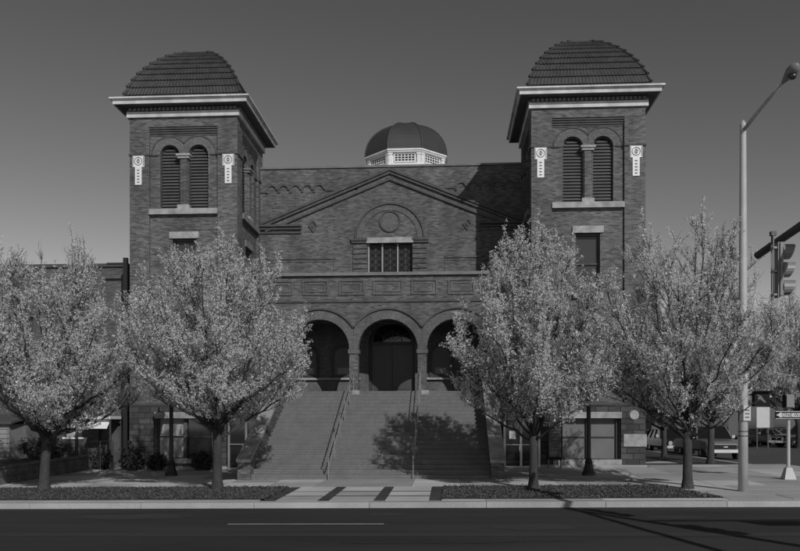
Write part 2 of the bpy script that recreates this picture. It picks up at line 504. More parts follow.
# verges
rng = np.random.default_rng(3)
def verge(name, corners):
    mb = MB()
    (xa0, xa1), (xb0, xb1) = corners        # x range at VY0, at VY1
    n = 24
    for i in range(n):
        t0, t1 = i / n, (i + 1) / n
        p = []
        for t, y in ((t0, VY0), (t1, VY0), (t1, VY1), (t0, VY1)):
            c = (xa0, xa1) if y == VY0 else (xb0, xb1)
            x = c[0] + (c[1] - c[0]) * t
            p.append((x, y, zw(x, y) + .012))
        mb.q(*p)
    o = mb.build(name, 'soil'); tag(o, kind='structure')
    ar = max(xa1 - xa0, xb1 - xb0) * (VY1 - VY0)
    m = int(ar * 420)
    t = rng.uniform(0, 1, m); yy = rng.uniform(VY0 + .04, VY1 - .04, m)
    f = (yy - VY0) / (VY1 - VY0)
    lo = xa0 + (xb0 - xa0) * f; hi = xa1 + (xb1 - xa1) * f
    xxs = lo + (hi - lo) * t
    zz = np.array([zw(a, b) for a, b in zip(xxs, yy)]) + .008 + np.abs(rng.normal(0, .007, m)) + .02 * (rng.random(m) < .05)
    v, qd = confetti(rng, np.stack([xxs, yy, zz], 1), 3, .02, .04)
    me = fast_mesh('ground_cover', v, qd, 'ivy_leaf')
    g = bpy.data.objects.new('ground_cover', me); COL.objects.link(g)
    return g
g = verge('planting_bed', ((-40, -4.98), (-40, -4.98)))
tag(g, 'low dark ground cover in the bed beside the pale paved crossing, by the two left trees', 'ground cover', kind='stuff')
g = verge('planting_bed', ((-.15, 7.25), (-.15, 6.55)))
tag(g, 'low dark ground cover in the bed running to the street corner', 'ground cover', kind='stuff')
# side verge beside the cars
o = sheet('side_verge', [10.0, 12.4], [33.9, 60, 120], lambda x, y: zw(x, y) - .002, 'soil')

# ================================================================== CHURCH
XC = -2.70
church = empty('church', (XC, 33, .3), 'dark brick church with twin domed bell towers, arcaded porch and broad front stairs', 'church')
TW = 4.6
def tower(x0, inner_is_right):
    fr_front = lambda a, b, d: (x0 + a, 33 + d, b)
    if inner_is_right:
        fr_side = lambda a, b, d: (x0 + TW - d, 33 + a, b)
    else:
        fr_side = lambda a, b, d: (x0 + d, 33 + a, b)
    ZT = 15.32
    PA, PB = .84, 3.76
    oc = (1.69, 2.91); orad = .42; osp = 13.5; ob = 11.2
    def arch_hole(c):
        return [(c - orad, ob), (c + orad, ob)] + [(c + orad * math.cos(math.pi * k / 14), osp + orad * math.sin(math.pi * k / 14)) for k in range(15)]
    wall = MB()
    REC = .11
    subs = []
    for fi, fr in enumerate((fr_front, fr_side)):
        holes = [arch_hole(oc[0]), arch_hole(oc[1]), [(1.8, 7.5), (2.8, 7.5), (2.8, 9.97), (1.8, 9.97)]]
        if fi == 0: holes.append([(1.12, .72), (3.55, .72), (3.55, 2.42), (1.12, 2.42)])
        a0 = REC if fi == 0 else REC + .003
        wall.plate([(a0, -.4), (TW - REC, -.4), (TW - REC, ZT), (a0, ZT)], holes, fr, REC, .45)
        e = 0 if fi == 0 else .002
        wall.fbox(fr, e, PA, 2.95, ZT, e, REC - .002)
        wall.fbox(fr, PB, TW - e, 2.95, ZT, e, REC - .002)
        wall.fbox(fr, PA, PB, 14.66, ZT, .003, REC - .002)
    # remaining sides
    if inner_is_right: wall.box(x0 + .002, x0 + .4, 33.12, 33 + TW - .002, -.4, ZT)
    else: wall.box(x0 + TW - .4, x0 + TW - .002, 33.12, 33 + TW - .002, -.4, ZT)
    wall.box(x0 + .41, x0 + TW - .41, 33 + TW - .42, 33 + TW - .004, -.4, ZT)
    tw = wall.build('bell_tower', 'brick', church)
    # basement storey, rock-faced blocks, proud of the wall
    mb = MB()
    for a, b in ((0, 1.05), (3.62, TW)):
        mb.fbox(fr_front, a, b, -.4, 2.94, -.03, REC - .004)
    mb.fbox(fr_front, 1.05, 3.62, 2.66, 2.94, -.03, REC - .004)
    mb.fbox(fr_front, 1.05, 3.62, -.4, .5, -.03, REC - .004)
    mb.build('basement_course', 'brick_base', tw)
    mb = MB().fbox(fr_front, -.05, TW + .05, -.4, .50 if not inner_is_right else .38, -.10, -.035)
    mb.build('plinth', 'concrete_b', tw)
    mb = MB().fbox(fr_front, -.02, TW + .02, 2.945, 3.05, -.05, .1)
    mb.build('water_table', 'moulding', tw)
    for fi, fr in enumerate((fr_front, fr_side)):
        # sills, lintels; darker grey on the side face puts shade into the colour
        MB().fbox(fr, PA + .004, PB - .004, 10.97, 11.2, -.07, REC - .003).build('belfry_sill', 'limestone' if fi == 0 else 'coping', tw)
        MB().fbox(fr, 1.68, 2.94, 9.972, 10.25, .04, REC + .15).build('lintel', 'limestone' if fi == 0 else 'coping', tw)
        # corbel band at the head of the panel
        mb = MB()
        for j in range(4):
            mb.fbox(fr, PA + .003, PB - .003, 14.30 + j * .09, 14.355 + j * .09, REC - .02 - j * .024, REC - .001)
        mb.build('corbel_band', 'moulding', tw)
        # string course at impost height
        for a, b, c, d in ((-.03 if fi == 0 else .0, PA + .03, PA + .03, oc[0] - orad - .1), (PB - .03, TW + .03 if fi == 0 else TW, oc[1] + orad + .1, PB - .03)):
            mb = MB().fbox(fr, a, b, 13.46, 13.54, -.05, REC - .006)
            c, d = (c - .01, d) if c > a and c < 2 else (c, d + .01)
            mb.fbox(fr, c, d, 13.47, 13.53, .055, REC - .003)
            mb.build('string_course', 'moulding', tw)
        # archivolts
        for c in oc:
            MB().ring(fr, c, osp, orad, orad + .32, 0, math.pi, REC - .03, REC - .0015, 20, (oc[1] - oc[0]) / 2 - .002, (1,) if c == oc[0] else (-1,)).build('arch_ring', 'brick_arch', tw)
        mb = MB()
        lim = math.acos((oc[1] - oc[0]) / 2 / (orad + .36))
        mb.ring(fr, oc[0], osp, orad + .325, orad + .375, lim, math.pi, REC - .055, REC - .005, 18)
        mb.ring(fr, oc[1], osp, orad + .325, orad + .375, 0, math.pi - lim, REC - .055, REC - .005, 18)
        mb.build('hood_mould', 'moulding', tw)
        # colonnette between the openings
        col = MB().fbox(fr, oc[0] + orad + .05, oc[1] - orad - .05, 11.38, 13.32, .03, .3).build('colonnette', 'brick', tw)
        MB().fbox(fr, oc[0] + orad - .06, oc[1] - orad + .06, 13.325, 13.42, -.02, .33).fbox(fr, oc[0] + orad - .11, oc[1] - orad + .11, 13.425, 13.51, -.07, .34).build('capital', 'limestone' if fi == 0 else 'coping', tw)  # side-face capital coloured darker to stand for weaker light
        MB().fbox(fr, oc[0] + orad - .06, oc[1] - orad + .06, 11.205, 11.375, -.03, .33).build('colonnette_base', 'limestone', tw)
        # louvres
        for c in oc:
            z = ob + .03
            fm = MB()
            fm.fbox(fr, c - orad + .001, c - orad + .05, ob, osp, .24, .32).fbox(fr, c + orad - .05, c + orad - .001, ob, osp, .24, .32)
            fm.ring(fr, c, osp, orad - .05, orad - .001, 0, math.pi, .24, .32, 14)
            fm.build('louvre_frame', 'dark_frame', tw)
            while z < osp + orad - .1:
                hw = orad - .05 if z < osp else math.sqrt(max(.0, (orad - .05) ** 2 - (z + .08 - osp) ** 2))
                if hw > .06:
                    mb = MB().hexa([fr(c - hw, z, .235), fr(c + hw, z, .235), fr(c + hw, z + .115, .33), fr(c - hw, z + .115, .33),
                                    fr(c - hw, z + .022, .235), fr(c + hw, z + .022, .235), fr(c + hw, z + .137, .33), fr(c - hw, z + .137, .33)])
                    mb.build('slat', 'louvre', tw)
                z += .13
            MB().fbox(fr, c - orad - .05, c + orad + .05, ob - .05, osp + orad + .05, .452, .47).build('belfry_shade_sheet', 'sign_black', tw)  # black sheet standing in for the shade inside the belfry
        # tall window under the belfry
        MB().fbox(fr, 1.8, 2.8, 7.5, 9.97, .36, .38).build('window_pane', 'glass_mid', tw)
        MB().fbox(fr, 1.801, 1.87, 7.5, 9.97, .28, .358).fbox(fr, 2.73, 2.799, 7.5, 9.97, .28, .358).fbox(fr, 1.87, 2.73, 9.88, 9.969, .28, .358).fbox(fr, 1.87, 2.73, 8.7, 8.76, .28, .358).build('window_frame', 'moulding', tw)
        MB().fbox(fr, 1.7, 2.9, 7.3, 7.5, -.02, .3).build('window_sill', 'limestone' if fi == 0 else 'coping', tw)  # side-face sill darkened too, shade set in its colour
        # terracotta plaques
        if fi == 0:
            for ca in (.38, 4.22):
                P = MB()
                P.plate([(ca - .14, 12.23), (ca + .14, 12.23), (ca + .14, 12.98), (ca + .25, 12.98), (ca + .25, 13.45), (ca - .25, 13.45), (ca - .25, 12.98), (ca - .14, 12.98)], [], fr, -.035, .0)
                po = P.build('plaque', 'white_paint', tw)
                rl = MB()
                rl.ring(fr, ca, 13.22, .15, .175, 0, 2 * math.pi, -.05, -.036, 20)
                rl.fbox(fr, ca - .02, ca + .02, 13.12, 13.33, -.05, -.036)
                rl.ring(fr, ca, 13.22, .06, .08, 0, 2 * math.pi, -.048, -.036, 12)
                for k in range(5):
                    rl.fbox(fr, ca - .05, ca + .05, 12.32 + k * .125, 12.36 + k * .125, -.05, -.036)
                for sx in (-1, 1):
                    rl.fbox(fr, ca + sx * .22 - .012, ca + sx * .22 + .012, 13.01, 13.42, -.045, -.036)
                rl.build('plaque_relief', 'blind', tw)
    # basement window
    fr = fr_front
    MB().fbox(fr, 1.08, 3.64, 2.40, 2.655, -.07, .2).build('basement_lintel', 'limestone', tw)
    MB().fbox(fr, 1.08, 3.64, .505, .72, -.07, .2).build('basement_sill', 'limestone', tw)
    for a, b in ((1.2, 2.25), (2.4, 3.46)):
        MB().fbox(fr, a, b, .74, 2.38, .30, .33).build('window_pane', 'blind' if not inner_is_right else ('curtain' if a < 2 else 'glass_dark'), tw)
        MB().fbox(fr, a, b, 1.6, 1.65, .25, .298).build('meeting_rail', 'dark_frame', tw)
    MB().fbox(fr, 1.121, 1.2, .722, 2.398, .2, .34).fbox(fr, 3.46, 3.549, .722, 2.398, .2, .34).fbox(fr, 2.25, 2.4, .722, 2.398, .2, .34).build('window_frame', 'dark_frame' if not inner_is_right else 'moulding', tw)
    # cornice: frieze, dentils, soffit, crown
    cx, cy, hw = x0 + TW / 2, 33 + TW / 2, TW / 2
    def sq(mb, h, z0, z1, hin=1.2):
        mb.box(cx - h, cx + h, cy - h, cy - hin, z0, z1).box(cx - h, cx + h, cy + hin, cy + h, z0, z1)
        mb.box(cx - h, cx - hin, cy - hin, cy + hin, z0, z1).box(cx + hin, cx + h, cy - hin, cy + hin, z0, z1)
    mb = MB(); sq(mb, hw + .10, 15.04, 15.27); mb.build('frieze', 'weathered_white', tw)
    mb = MB()
    nd = 26
    for k in range(nd):
        a = -hw + .08 + (2 * hw - .16) * k / (nd - 1)
        for s in (-1,):
            mb.box(cx + a - .045, cx + a + .045, cy - hw - .13, cy - hw - .0455, 15.30, 15.42)
            mb.box(cx + hw + .0455, cx + hw + .13, cy + a - .045, cy + a + .045, 15.30, 15.42)
            mb.box(cx - hw - .13, cx - hw - .0455, cy + a - .045, cy + a + .045, 15.30, 15.42)
    tag(mb.build('dentils', 'coping', tw), kind='stuff')
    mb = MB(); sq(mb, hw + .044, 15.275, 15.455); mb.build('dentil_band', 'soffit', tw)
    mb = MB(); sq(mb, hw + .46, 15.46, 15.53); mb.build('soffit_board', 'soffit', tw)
    mb = MB(); sq(mb, hw + .52, 15.45, 15.60, hw + .461); sq(mb, hw + .56, 15.601, 15.645, hw + .2); sq(mb, hw + .63, 15.646, 15.71, hw - .1)
    mb.build('cornice', 'weathered_white', tw)
    # domed tile roof in courses
    RH, RB, NZ, FL = 2.98, 2.46, 11, .10
    z0 = 15.712
    def prof(t):                                  # half width at height fraction t
        return FL + (RB - FL) * max(0, 1 - t ** 1.5) ** (1 / 1.5)
    fine = [k / 600 for k in range(601)]
    arc = [0.0]
    for a_, b_ in zip(fine[:-1], fine[1:]): arc.append(arc[-1] + math.hypot(prof(b_) - prof(a_), RH * (b_ - a_)))
    tt = []
    for k in range(NZ + 1):
        goal = arc[-1] * .985 * (max(0, k - .35) / (NZ - .35))
        tt.append(next(f for f, c_ in zip(fine, arc) if c_ >= goal))
    for k in range(NZ):
        ta, tb = tt[k], tt[k + 1]
        ra, rb = prof(ta), prof(tb)
        za, zb = z0 + RH * ta, z0 + RH * tb
        mb = MB()
        nt = max(6, int(2 * ra / .14))
        dn = Vector((0, -(zb - za), -(ra - rb))).normalized()   # outward normal of the front slope is (0,-dz,+dr)
        nrm = (-(zb - za), (ra - rb)); ln = math.hypot(*nrm); ny, nz = nrm[0] / ln, nrm[1] / ln
        for side_i in range(4):
            ca, sa = [(1, 0), (0, 1), (-1, 0), (0, -1)][side_i]
            for i in range(nt):
                for s in range(4):
                    u0, u1 = (i + s / 4) / nt * 2 - 1, (i + (s + 1) / 4) / nt * 2 - 1
                    h0, h1 = .018 * math.sin(math.pi * s / 4) ** .8, .018 * math.sin(math.pi * (s + 1) / 4) ** .8
                    lip = .05
                    P = []
                    for (u, h, r, z, ex) in ((u0, h0, ra, za, lip), (u1, h1, ra, za, lip), (u1, h1, rb, zb, 0), (u0, h0, rb, zb, 0)):
                        X, Y, Z = u * r, -r + (h + ex) * ny, z + (h + ex) * nz
                        P.append((cx + X * ca - Y * sa, cy + X * sa + Y * ca, Z))
                    mb.q(*P)
                    # butt of the tile
                    Q = []
                    for (u, e) in ((u0, -.01), (u1, -.01), (u1, h1 + lip), (u0, h0 + lip)):
                        X, Y, Z = u * ra, -ra + e * ny, za + e * nz
                        Q.append((cx + X * ca - Y * sa, cy + X * sa + Y * ca, Z))
                    mb.q(*Q)
            # hip tile
            xh, yh = ca * -1 - sa * -1, sa * -1 + ca * -1
            mb.tube((cx + xh * (ra + .07), cy + yh * (ra + .07), za + .03), (cx + xh * (rb + .0), cy + yh * (rb + .0), zb + .02), .06, .045, 6)
        o = mb.build('tile_course', 'roof_tile', tw)
    MB().lathe(cx, cy, [(.5, z0 + RH * .93), (.42, z0 + RH * .965), (.2, z0 + RH), (.05, z0 + RH + .05)], 8, math.pi / 8).build('ridge_cap', 'roof_tile', tw)
    return tw
towL = tower(XC - 6.1 - TW, True)
towR = tower(XC + 6.1, False)
# right tower's cornerstone, wall medallion
MB().box(7.12, 8.035, 32.94, 32.969, 1.25, 1.75).build('cornerstone', 'limestone', towR)
MB().tube((7.53, 32.968, 2.52), (7.53, 32.90, 2.52), .21, .17, 20).build('medallion', 'limestone', towR)

# --- main facade wall between the towers
FY = 37.15
fF = lambda a, b, d: (XC + a, FY + d, b)
mb = MB()
mb.plate([(-6.4, 6.9), (6.4, 6.9), (6.4, 14.10), (-6.4, 14.10)], [[(-1.05, 9.17), (1.05, 9.17), (1.05, 10.57), (-1.05, 10.57)]], fF, 0, .5)
fw = mb.build('front_wall', 'brick', church)
MB().fbox(fF, -6.4, 6.4, 14.105, 14.2, -.06, .56).build('wall_coping', 'coping', fw)
# raking gable mouldings
mb = MB()
def slope_strip(mb, fr, x0, z0, x1, z1, off, th, d0, d1):
    L = math.hypot(x1 - x0, z1 - z0); nx, nz = -(z1 - z0) / L, (x1 - x0) / L
    if nz < 0: nx, nz = -nx, -nz
    A = [(x0 + nx * off, z0 + nz * off), (x1 + nx * off, z1 + nz * off), (x1 + nx * (off + th), z1 + nz * (off + th)), (x0 + nx * (off + th), z0 + nz * (off + th))]
    mb.hexa([fr(*A[0], d0), fr(*A[1], d0), fr(*A[1], d1), fr(*A[0], d1), fr(*A[3], d0), fr(*A[2], d0), fr(*A[2], d1), fr(*A[3], d1)])
for s in (-1, 1):
    e = 0 if s < 0 else .004
    for off, th, d in ((-.12, .12, .22), (-.24, .10, .16), (-.5, .09, .10)):
        slope_strip(mb, fF, 0, 14.03, s * 6.03, 11.6, off, th, -d - e, .01)
mb.build('raking_cornice', 'moulding', fw)
mb = MB()
for s in (-1, 1):
    slope_strip(mb, fF, 0, 14.03, s * 6.03, 11.6, -.415, .165, -.05 - (.003 if s > 0 else 0), .012)
mb.build('raking_band', 'brick_arch', fw)
for s in (-1, 1):
    a, b = sorted((s * 6.08, s * 4.15))
    mb = MB()
    for z, h, d in ((11.38, .1, .2), (11.26, .09, .12), (11.08, .07, .07)):
        mb.fbox(fF, a, b, z, z + h, -d, .01)
    mb.build('cornice_return', 'moulding', fw)
    # diamond
    c = s * 3.6
    mb = MB(); mb.plate([(c, 11.10), (c + .22, 11.42), (c, 11.74), (c - .22, 11.42)], [[(c, 11.22), (c + .14, 11.42), (c, 11.62), (c - .14, 11.42)]], fF, -.06, .005)
    mb.plate([(c, 11.30), (c + .08, 11.42), (c, 11.54), (c - .08, 11.42)], [], fF, -.05, .005)
    mb.build('brick_diamond', 'moulding', fw)
    # raised panel outline
    a, b = sorted((s * 5.2, s * 2.55))
    mb = MB().fbox(fF, a, b, 9.86, 9.95, -.05, .01).fbox(fF, a, b, 9.74, 9.79, -.03, .01).fbox(fF, a, a + .09, 9.0, 9.74, -.04, .01).fbox(fF, b - .09, b, 9.0, 9.74, -.04, .01)
    mb.build('panel_frame', 'brick', fw)
    # blind corbel arcade high on the wall
    mb = MB()
    for i in range(5):
        ca = s * (5.55 - i * .56)
        mb.ring(fF, ca, 13.12, .19, .27, 0, math.pi, -.07, .01, 10)
        mb.fbox(fF, ca - .285, ca - .195, 12.98, 13.12, -.07, .01)
    a, b = sorted((s * 6.09, s * 5.86)); mb.fbox(fF, a, b, 13.0, 13.08, -.05, .01)
    a, b = sorted((s * 3.03, s * 1.5)); mb.fbox(fF, a, b, 13.06, 13.12, -.05, .01)
    mb.build('blind_arcade', 'moulding', fw)
    for i in range(4):
        ca = s * (5.27 - i * .56)
        MB().fbox(fF, ca - .09, ca + .09, 12.35, 12.95, -.03, .01).build('corbel_drop', 'brick', fw)
    # banded pilaster of the window
    mb = MB()
    for i in range(6):
        a, b = sorted((s * 1.06, s * 1.72)); mb.fbox(fF, a, b, 9.17 + i * .23, 9.17 + i * .23 + .185, -.06, .01)
    mb.build('banded_pilaster', 'brick', fw)
    a, b = sorted((s * 1.05, s * 1.80))
    MB().fbox(fF, a, b, 10.58, 10.68, -.10, .01).fbox(fF, a, b, 10.685, 10.80, -.15, .01).build('pilaster_cap', 'moulding', fw)
mb = MB().ring(fF, 0, 10.82, 1.28, 1.55, 0, math.pi, -.035, .01, 32)
mb.build('tympanum_arch', 'brick_arch', fw)
MB().ring(fF, 0, 10.82, 1.555, 1.64, 0, math.pi, -.10, .01, 32).build('tympanum_hood', 'moulding', fw)
MB().ring(fF, 0, 11.58, .44, .50, 0, 2 * math.pi, -.07, .01, 28).build('roundel_ring', 'moulding', fw)
MB().plate([(.43 * math.cos(k * .25), 11.58 + .43 * math.sin(k * .25)) for k in range(25)], [], fF, -.02, .01).build('roundel', 'brick_arch', fw)
MB().fbox(fF, -1.09, 1.09, 10.571, 10.82, -.12, .2).build('window_lintel', 'limestone', fw)
MB().fbox(fF, -1.049, 1.049, 9.171, 10.569, .22, .24).build('leaded_glass', 'glass_leaded', fw)
mb = MB()
for x in (-1.0, -.36, .36): mb.fbox(fF, x - .033, x + .033, 9.172, 10.568, .1, .2)
mb.build('mullions', 'curtain', fw)
mb = MB()
for a, b in ((-.95, -.41), (-.31, .31), (.41, 1.04)):
    for k in range(5):
        z = 9.2 + k * .3
        mb.bar(fF(a, z, .205), fF(b, min(10.55, z + .5), .205), .009, .009, (0, 1, 0)); mb.bar(fF(b, z, .205), fF(a, min(10.55, z + .5), .205), .009, .009, (0, 1, 0))
    mb.bar(fF((a + b) / 2, 9.18, .204), fF((a + b) / 2, 10.55, .204), .012, .012, (0, 1, 0))
mb.build('lead_cames', 'blind', fw)

# --- main body and roof behind
mb = MB()
mb.box(XC - 9.6, XC - 9.1, 37.7, 66, -.3, 13.0); mb.box(XC + 9.1, XC + 9.6, 37.7, 66, -.3, 13.0); mb.box(XC - 9.1, XC + 9.1, 65.5, 66, -.3, 13.0)
mb.build('nave_wall', 'brick', church)
mb = MB(); a, b = 9.7, 2.9
B = [(XC - a, 37.7, 13.0), (XC + a, 37.7, 13.0), (XC + a, 66.1, 13.0), (XC - a, 66.1, 13.0)]; T = [(XC - b, 49.0, 17.0), (XC + b, 49.0, 17.0), (XC + b, 55.0, 17.0), (XC - b, 55.0, 17.0)]
mb.hexa(B + T); mb.build('nave_roof', 'far_roof', church)
# --- cupola: octagonal drum, windows, dome
CX, CY, AP = XC + .02, 52.0, 2.44
def octring(mb, ap, z0, z1):
    r = ap / math.cos(math.pi / 8)
    mb.lathe(CX, CY, [(r, z0), (r, z1)], 8, math.pi / 8)
drum = MB(); octring(drum, AP - .12, 16.6, 19.05); drum = drum.build('cupola', 'white_paint', church)
mb = MB(); octring(mb, AP + .05, 18.97, 19.01); octring(mb, AP + .1, 19.011, 19.10); octring(mb, AP + .16, 19.101, 19.19)
mb.build('cupola_cornice', 'white_paint', drum)
mb = MB(); octring(mb, AP + .08, 18.2, 18.32); mb.build('cupola_sill', 'white_paint', drum)
def cup_fr(i):
    th = -math.pi / 2 + i * math.pi / 4
    n = (math.cos(th), math.sin(th)); t = (-n[1], n[0])
    return lambda a, b, d: (CX + n[0] * (AP - d) + t[0] * a, CY + n[1] * (AP - d) + t[1] * a, b)
for i in (-2, -1, 0, 1, 2):
    fr = cup_fr(i); s = AP * math.tan(math.pi / 8)
    for q in (-1, 1):
        a, b = sorted((q * (s - .02), q * (s - .24))); c, d = sorted((q * s, q * (s - .27)))
        MB().fbox(fr, a, b, 18.322, 18.86, -.03, .12).fbox(fr, c, d, 18.859, 18.96, -.06, .12).build('cupola_pilaster', 'white_paint', drum)
    w = MB().fbox(fr, -.64, .64, 18.45, 18.93, .09, .118).build('cupola_window', 'glass_dark', drum)
    mb = MB()
    for k in range(7):
        a = -.64 + 1.28 * k / 6; t = .035 if k in (0, 6) else .02
        mb.fbox(fr, a - t, a + t, 18.45, 18.93, .04, .088)
    for k in range(4):
        z = 18.45 + .48 * k / 3; t = .035 if k in (0, 3) else .02
        mb.fbox(fr, -.64, .64, z - t, z + t, .038, .0865)
    mb.build('muntins', 'white_paint', drum)
mb = MB(); DH = 2.34; pf = []
for k in range(13):
    t = math.pi / 2 * k / 12
    pf.append(((AP + .17) / math.cos(math.pi / 8) * max(.12, math.cos(t)), 19.195 + DH * math.sin(t)))
mb.lathe(CX, CY, pf, 8, math.pi / 8); mb.build('cupola_dome', 'dome_metal', drum)
mb = MB()
for i in range(8):
    th = math.pi / 8 + i * math.pi / 4
    pts = [(CX + r * math.cos(th), CY + r * math.sin(th), z) for r, z in pf]
    mb.path(pts, [.045] * len(pts), 5)
mb.build('dome_rib', 'dome_metal', drum)

# --- porch
PY = 35.2
fP = lambda a, b, d: (XC + .05 + a, PY + d, b)
SP, AR, ISP, LZ = 3.03, 1.32, 5.47, 3.59
out = [(-6.35, -.3), (-4.95, -.3), (-4.95, LZ - .02)]
out = [(-6.14, -.3), (-SP - AR, -.3)]
for c in (-SP, 0, SP):
    if c > -SP: out.append((c - AR, LZ))
    out += [(c - AR * math.cos(math.pi * k / 24), ISP + AR * math.sin(math.pi * k / 24)) for k in range(25)]
    if c < SP: out.append((c + AR, LZ))
out += [(SP + AR, -.3), (6.04, -.3), (6.04, 8.70), (-6.14, 8.70)]
mb = MB().plate(out, [], fP, 0, .48)
porch = mb.build('porch', 'brick', church)
for c in (-SP, 0, SP):
    MB().ring(fP, c, ISP, AR, AR + .42, 0, math.pi, -.035, -.001, 36, SP / 2 - .002, {-SP: (1,), 0: (-1, 1), SP: (-1,)}[c]).build('arch_ring', 'brick_arch', porch)
    lim = math.acos(min(1, SP / 2 / (AR + .47)))
    t0 = lim if c < SP else .1; t1 = math.pi - lim if c > -SP else math.pi - .1
    MB().ring(fP, c, ISP, AR + .425, AR + .505, t0, t1, -.12, -.001, 36).build('hood_mould', 'moulding', porch)
for c in (-SP * 1.5, -SP / 2, SP / 2, SP * 1.5):
    w = (SP - 2 * AR) / 2
    if abs(c) > 4: 
        continue
    MB().fbox(fP, c - w - .05, c + w + .05, 5.27, 5.46, -.05, .53).build('impost', 'brick_arch', porch)
    MB().fbox(fP, c - w - .03, c + w + .03, LZ + .003, LZ + .03, -.04, .5).fbox(fP, c - .02, c + w + .12, LZ - .16, LZ + .03, -.62, -.05).build('column_plinth', 'limestone', porch)
MB().fbox(fP, -6.13, 6.03, 8.705, 8.84, -.14, .55).build('parapet_coping', 'coping', porch)
MB().fbox(fP, -6.13, 6.03, 7.54, 7.62, -.06, -.002).build('string_course', 'moulding', porch)
for c in (-4.8, -3.22, -1.60, 0, 1.60, 3.22, 4.8):
    hw = .66 if c == 0 else .57
    mb = MB()
    for h, k, d in ((hw, .33, .05), (hw - .13, .2, .03)):
        z = 8.19
        mb.fbox(fP, c - h, c + h, z + k - .06, z + k, -d, -.001).fbox(fP, c - h, c + h, z - k, z - k + .06, -d, -.001)
        mb.fbox(fP, c - h, c - h + .06, z - k + .06, z + k - .06, -d, -.001).fbox(fP, c + h - .06, c + h, z - k + .06, z + k - .06, -d, -.001)
    mb.build('parapet_panel', 'brick_arch', porch)
# roof slab, ceiling, interior walls, floor
BW = 38.4
MB().box(XC - 6.1, XC + 6.1, PY + .482, FY - .002, 7.45, 7.7).build('porch_roof', 'far_roof', porch)
MB().box(XC - 5.2, XC + 5.2, FY - .004, BW + .3, 7.0, 7.2).build('porch_ceiling', 'soffit', porch)
mb = MB()
mb.box(XC - 5.3, XC - 4.75, PY + .483, BW + .2, 3.3, 7.44); mb.box(XC + 4.75, XC + 5.3, PY + .483, BW + .2, 3.3, 7.44)
mb.plate([(-4.75, LZ), (-1.12, LZ), (-1.12, 6.1)] + [(-1.12 * math.cos(math.pi * k / 14), 6.1 + .9 * math.sin(math.pi * k / 14)) for k in range(1, 14)] + [(1.12, 6.1), (1.12, LZ), (4.75, LZ), (4.75, 7.2), (-4.75, 7.2)], [], lambda a, b, d: (XC + a, BW + d, b), 0, .45)
mb.box(XC - 1.5, XC + 1.5, BW + .452, BW + .6, LZ - .2, 7.3)
back = mb.build('narthex_wall', 'brick_arch', church)
MB().box(XC - 4.75, XC + 4.75, 34.93, BW + .44, LZ - .25, LZ).build('landing', 'brick_step', church)
fB = lambda a, b, d: (XC + a, BW + d, b)
fD = lambda a, b, d: (XC + a, BW + .45 + d, b)
# central doors and fanlight
mb = MB().fbox(fD, -1.12, -1.0, LZ, 6.0, -.16, -.002).fbox(fD, 1.0, 1.12, LZ, 6.0, -.16, -.002).fbox(fD, -1.12, 1.12, 6.0, 6.14, -.18, -.002)
mb.ring(fD, 0, 6.14, .92, 1.08, 0, math.pi, -.14, -.002, 20); mb.build('door_surround', 'dark_frame', back)
for s in (-1, 1):
    a, b = sorted((s * .012, s * .99))
    d = MB().fbox(fD, a, b, LZ + .02, 5.99, -.09, -.003)
    for z0, z1 in ((LZ + .25, 4.5), (4.65, 5.75)):
        d.fbox(fD, a + .14, b - .14, z0, z1, -.115, -.0905)
    d.build('entrance_door', 'door_wood', back)
mb = MB().plate([(0.9 * math.cos(math.pi * k / 16), 6.145 + .9 * math.sin(math.pi * k / 16)) for k in range(17)], [], fD, -.05, -.004)
mb.build('fanlight', 'glass_dark', back)
mb = MB()
for k in range(1, 6): mb.bar(fD(.1 * math.cos(k * math.pi / 6), 6.16 + .1 * math.sin(k * math.pi / 6), -.06), fD(.9 * math.cos(k * math.pi / 6), 6.15 + .9 * math.sin(k * math.pi / 6), -.06), .03, .03, (0, 1, 0))
mb.ring(fD, 0, 6.15, .45, .49, 0, math.pi, -.075, -.051, 14); mb.build('fanlight_bars', 'dark_frame', back)
for c in (-4.05, -2.35, 2.35, 4.05):
    hw = .42
    ol = [(c - hw, 4.5), (c + hw, 4.5)] + [(c + hw * math.cos(math.pi * k / 12), 5.42 + hw * math.sin(math.pi * k / 12)) for k in range(13)]
    h2 = .54
    o2 = [(c - h2, 4.4), (c + h2, 4.4)] + [(c + h2 * math.cos(math.pi * k / 12), 5.42 + h2 * math.sin(math.pi * k / 12)) for k in range(13)]
    MB().plate(o2, [ol], fB, -.1, -.002).build('window_frame', 'dark_frame', back)
    MB().plate(ol, [], fB, -.04, -.003).build('arched_window', 'blind', back)
    MB().fbox(fB, c - .27, c + .27, 4.56, 4.86, -.05, -.041).build('window_medallion', 'curtain', back)
for s in (-1, 1):
    a, b = sorted((s * 1.5, s * 4.74)); MB().fbox(fB, a, b, 4.28, 4.38, -.15, -.002).build('window_sill', 'limestone', back)

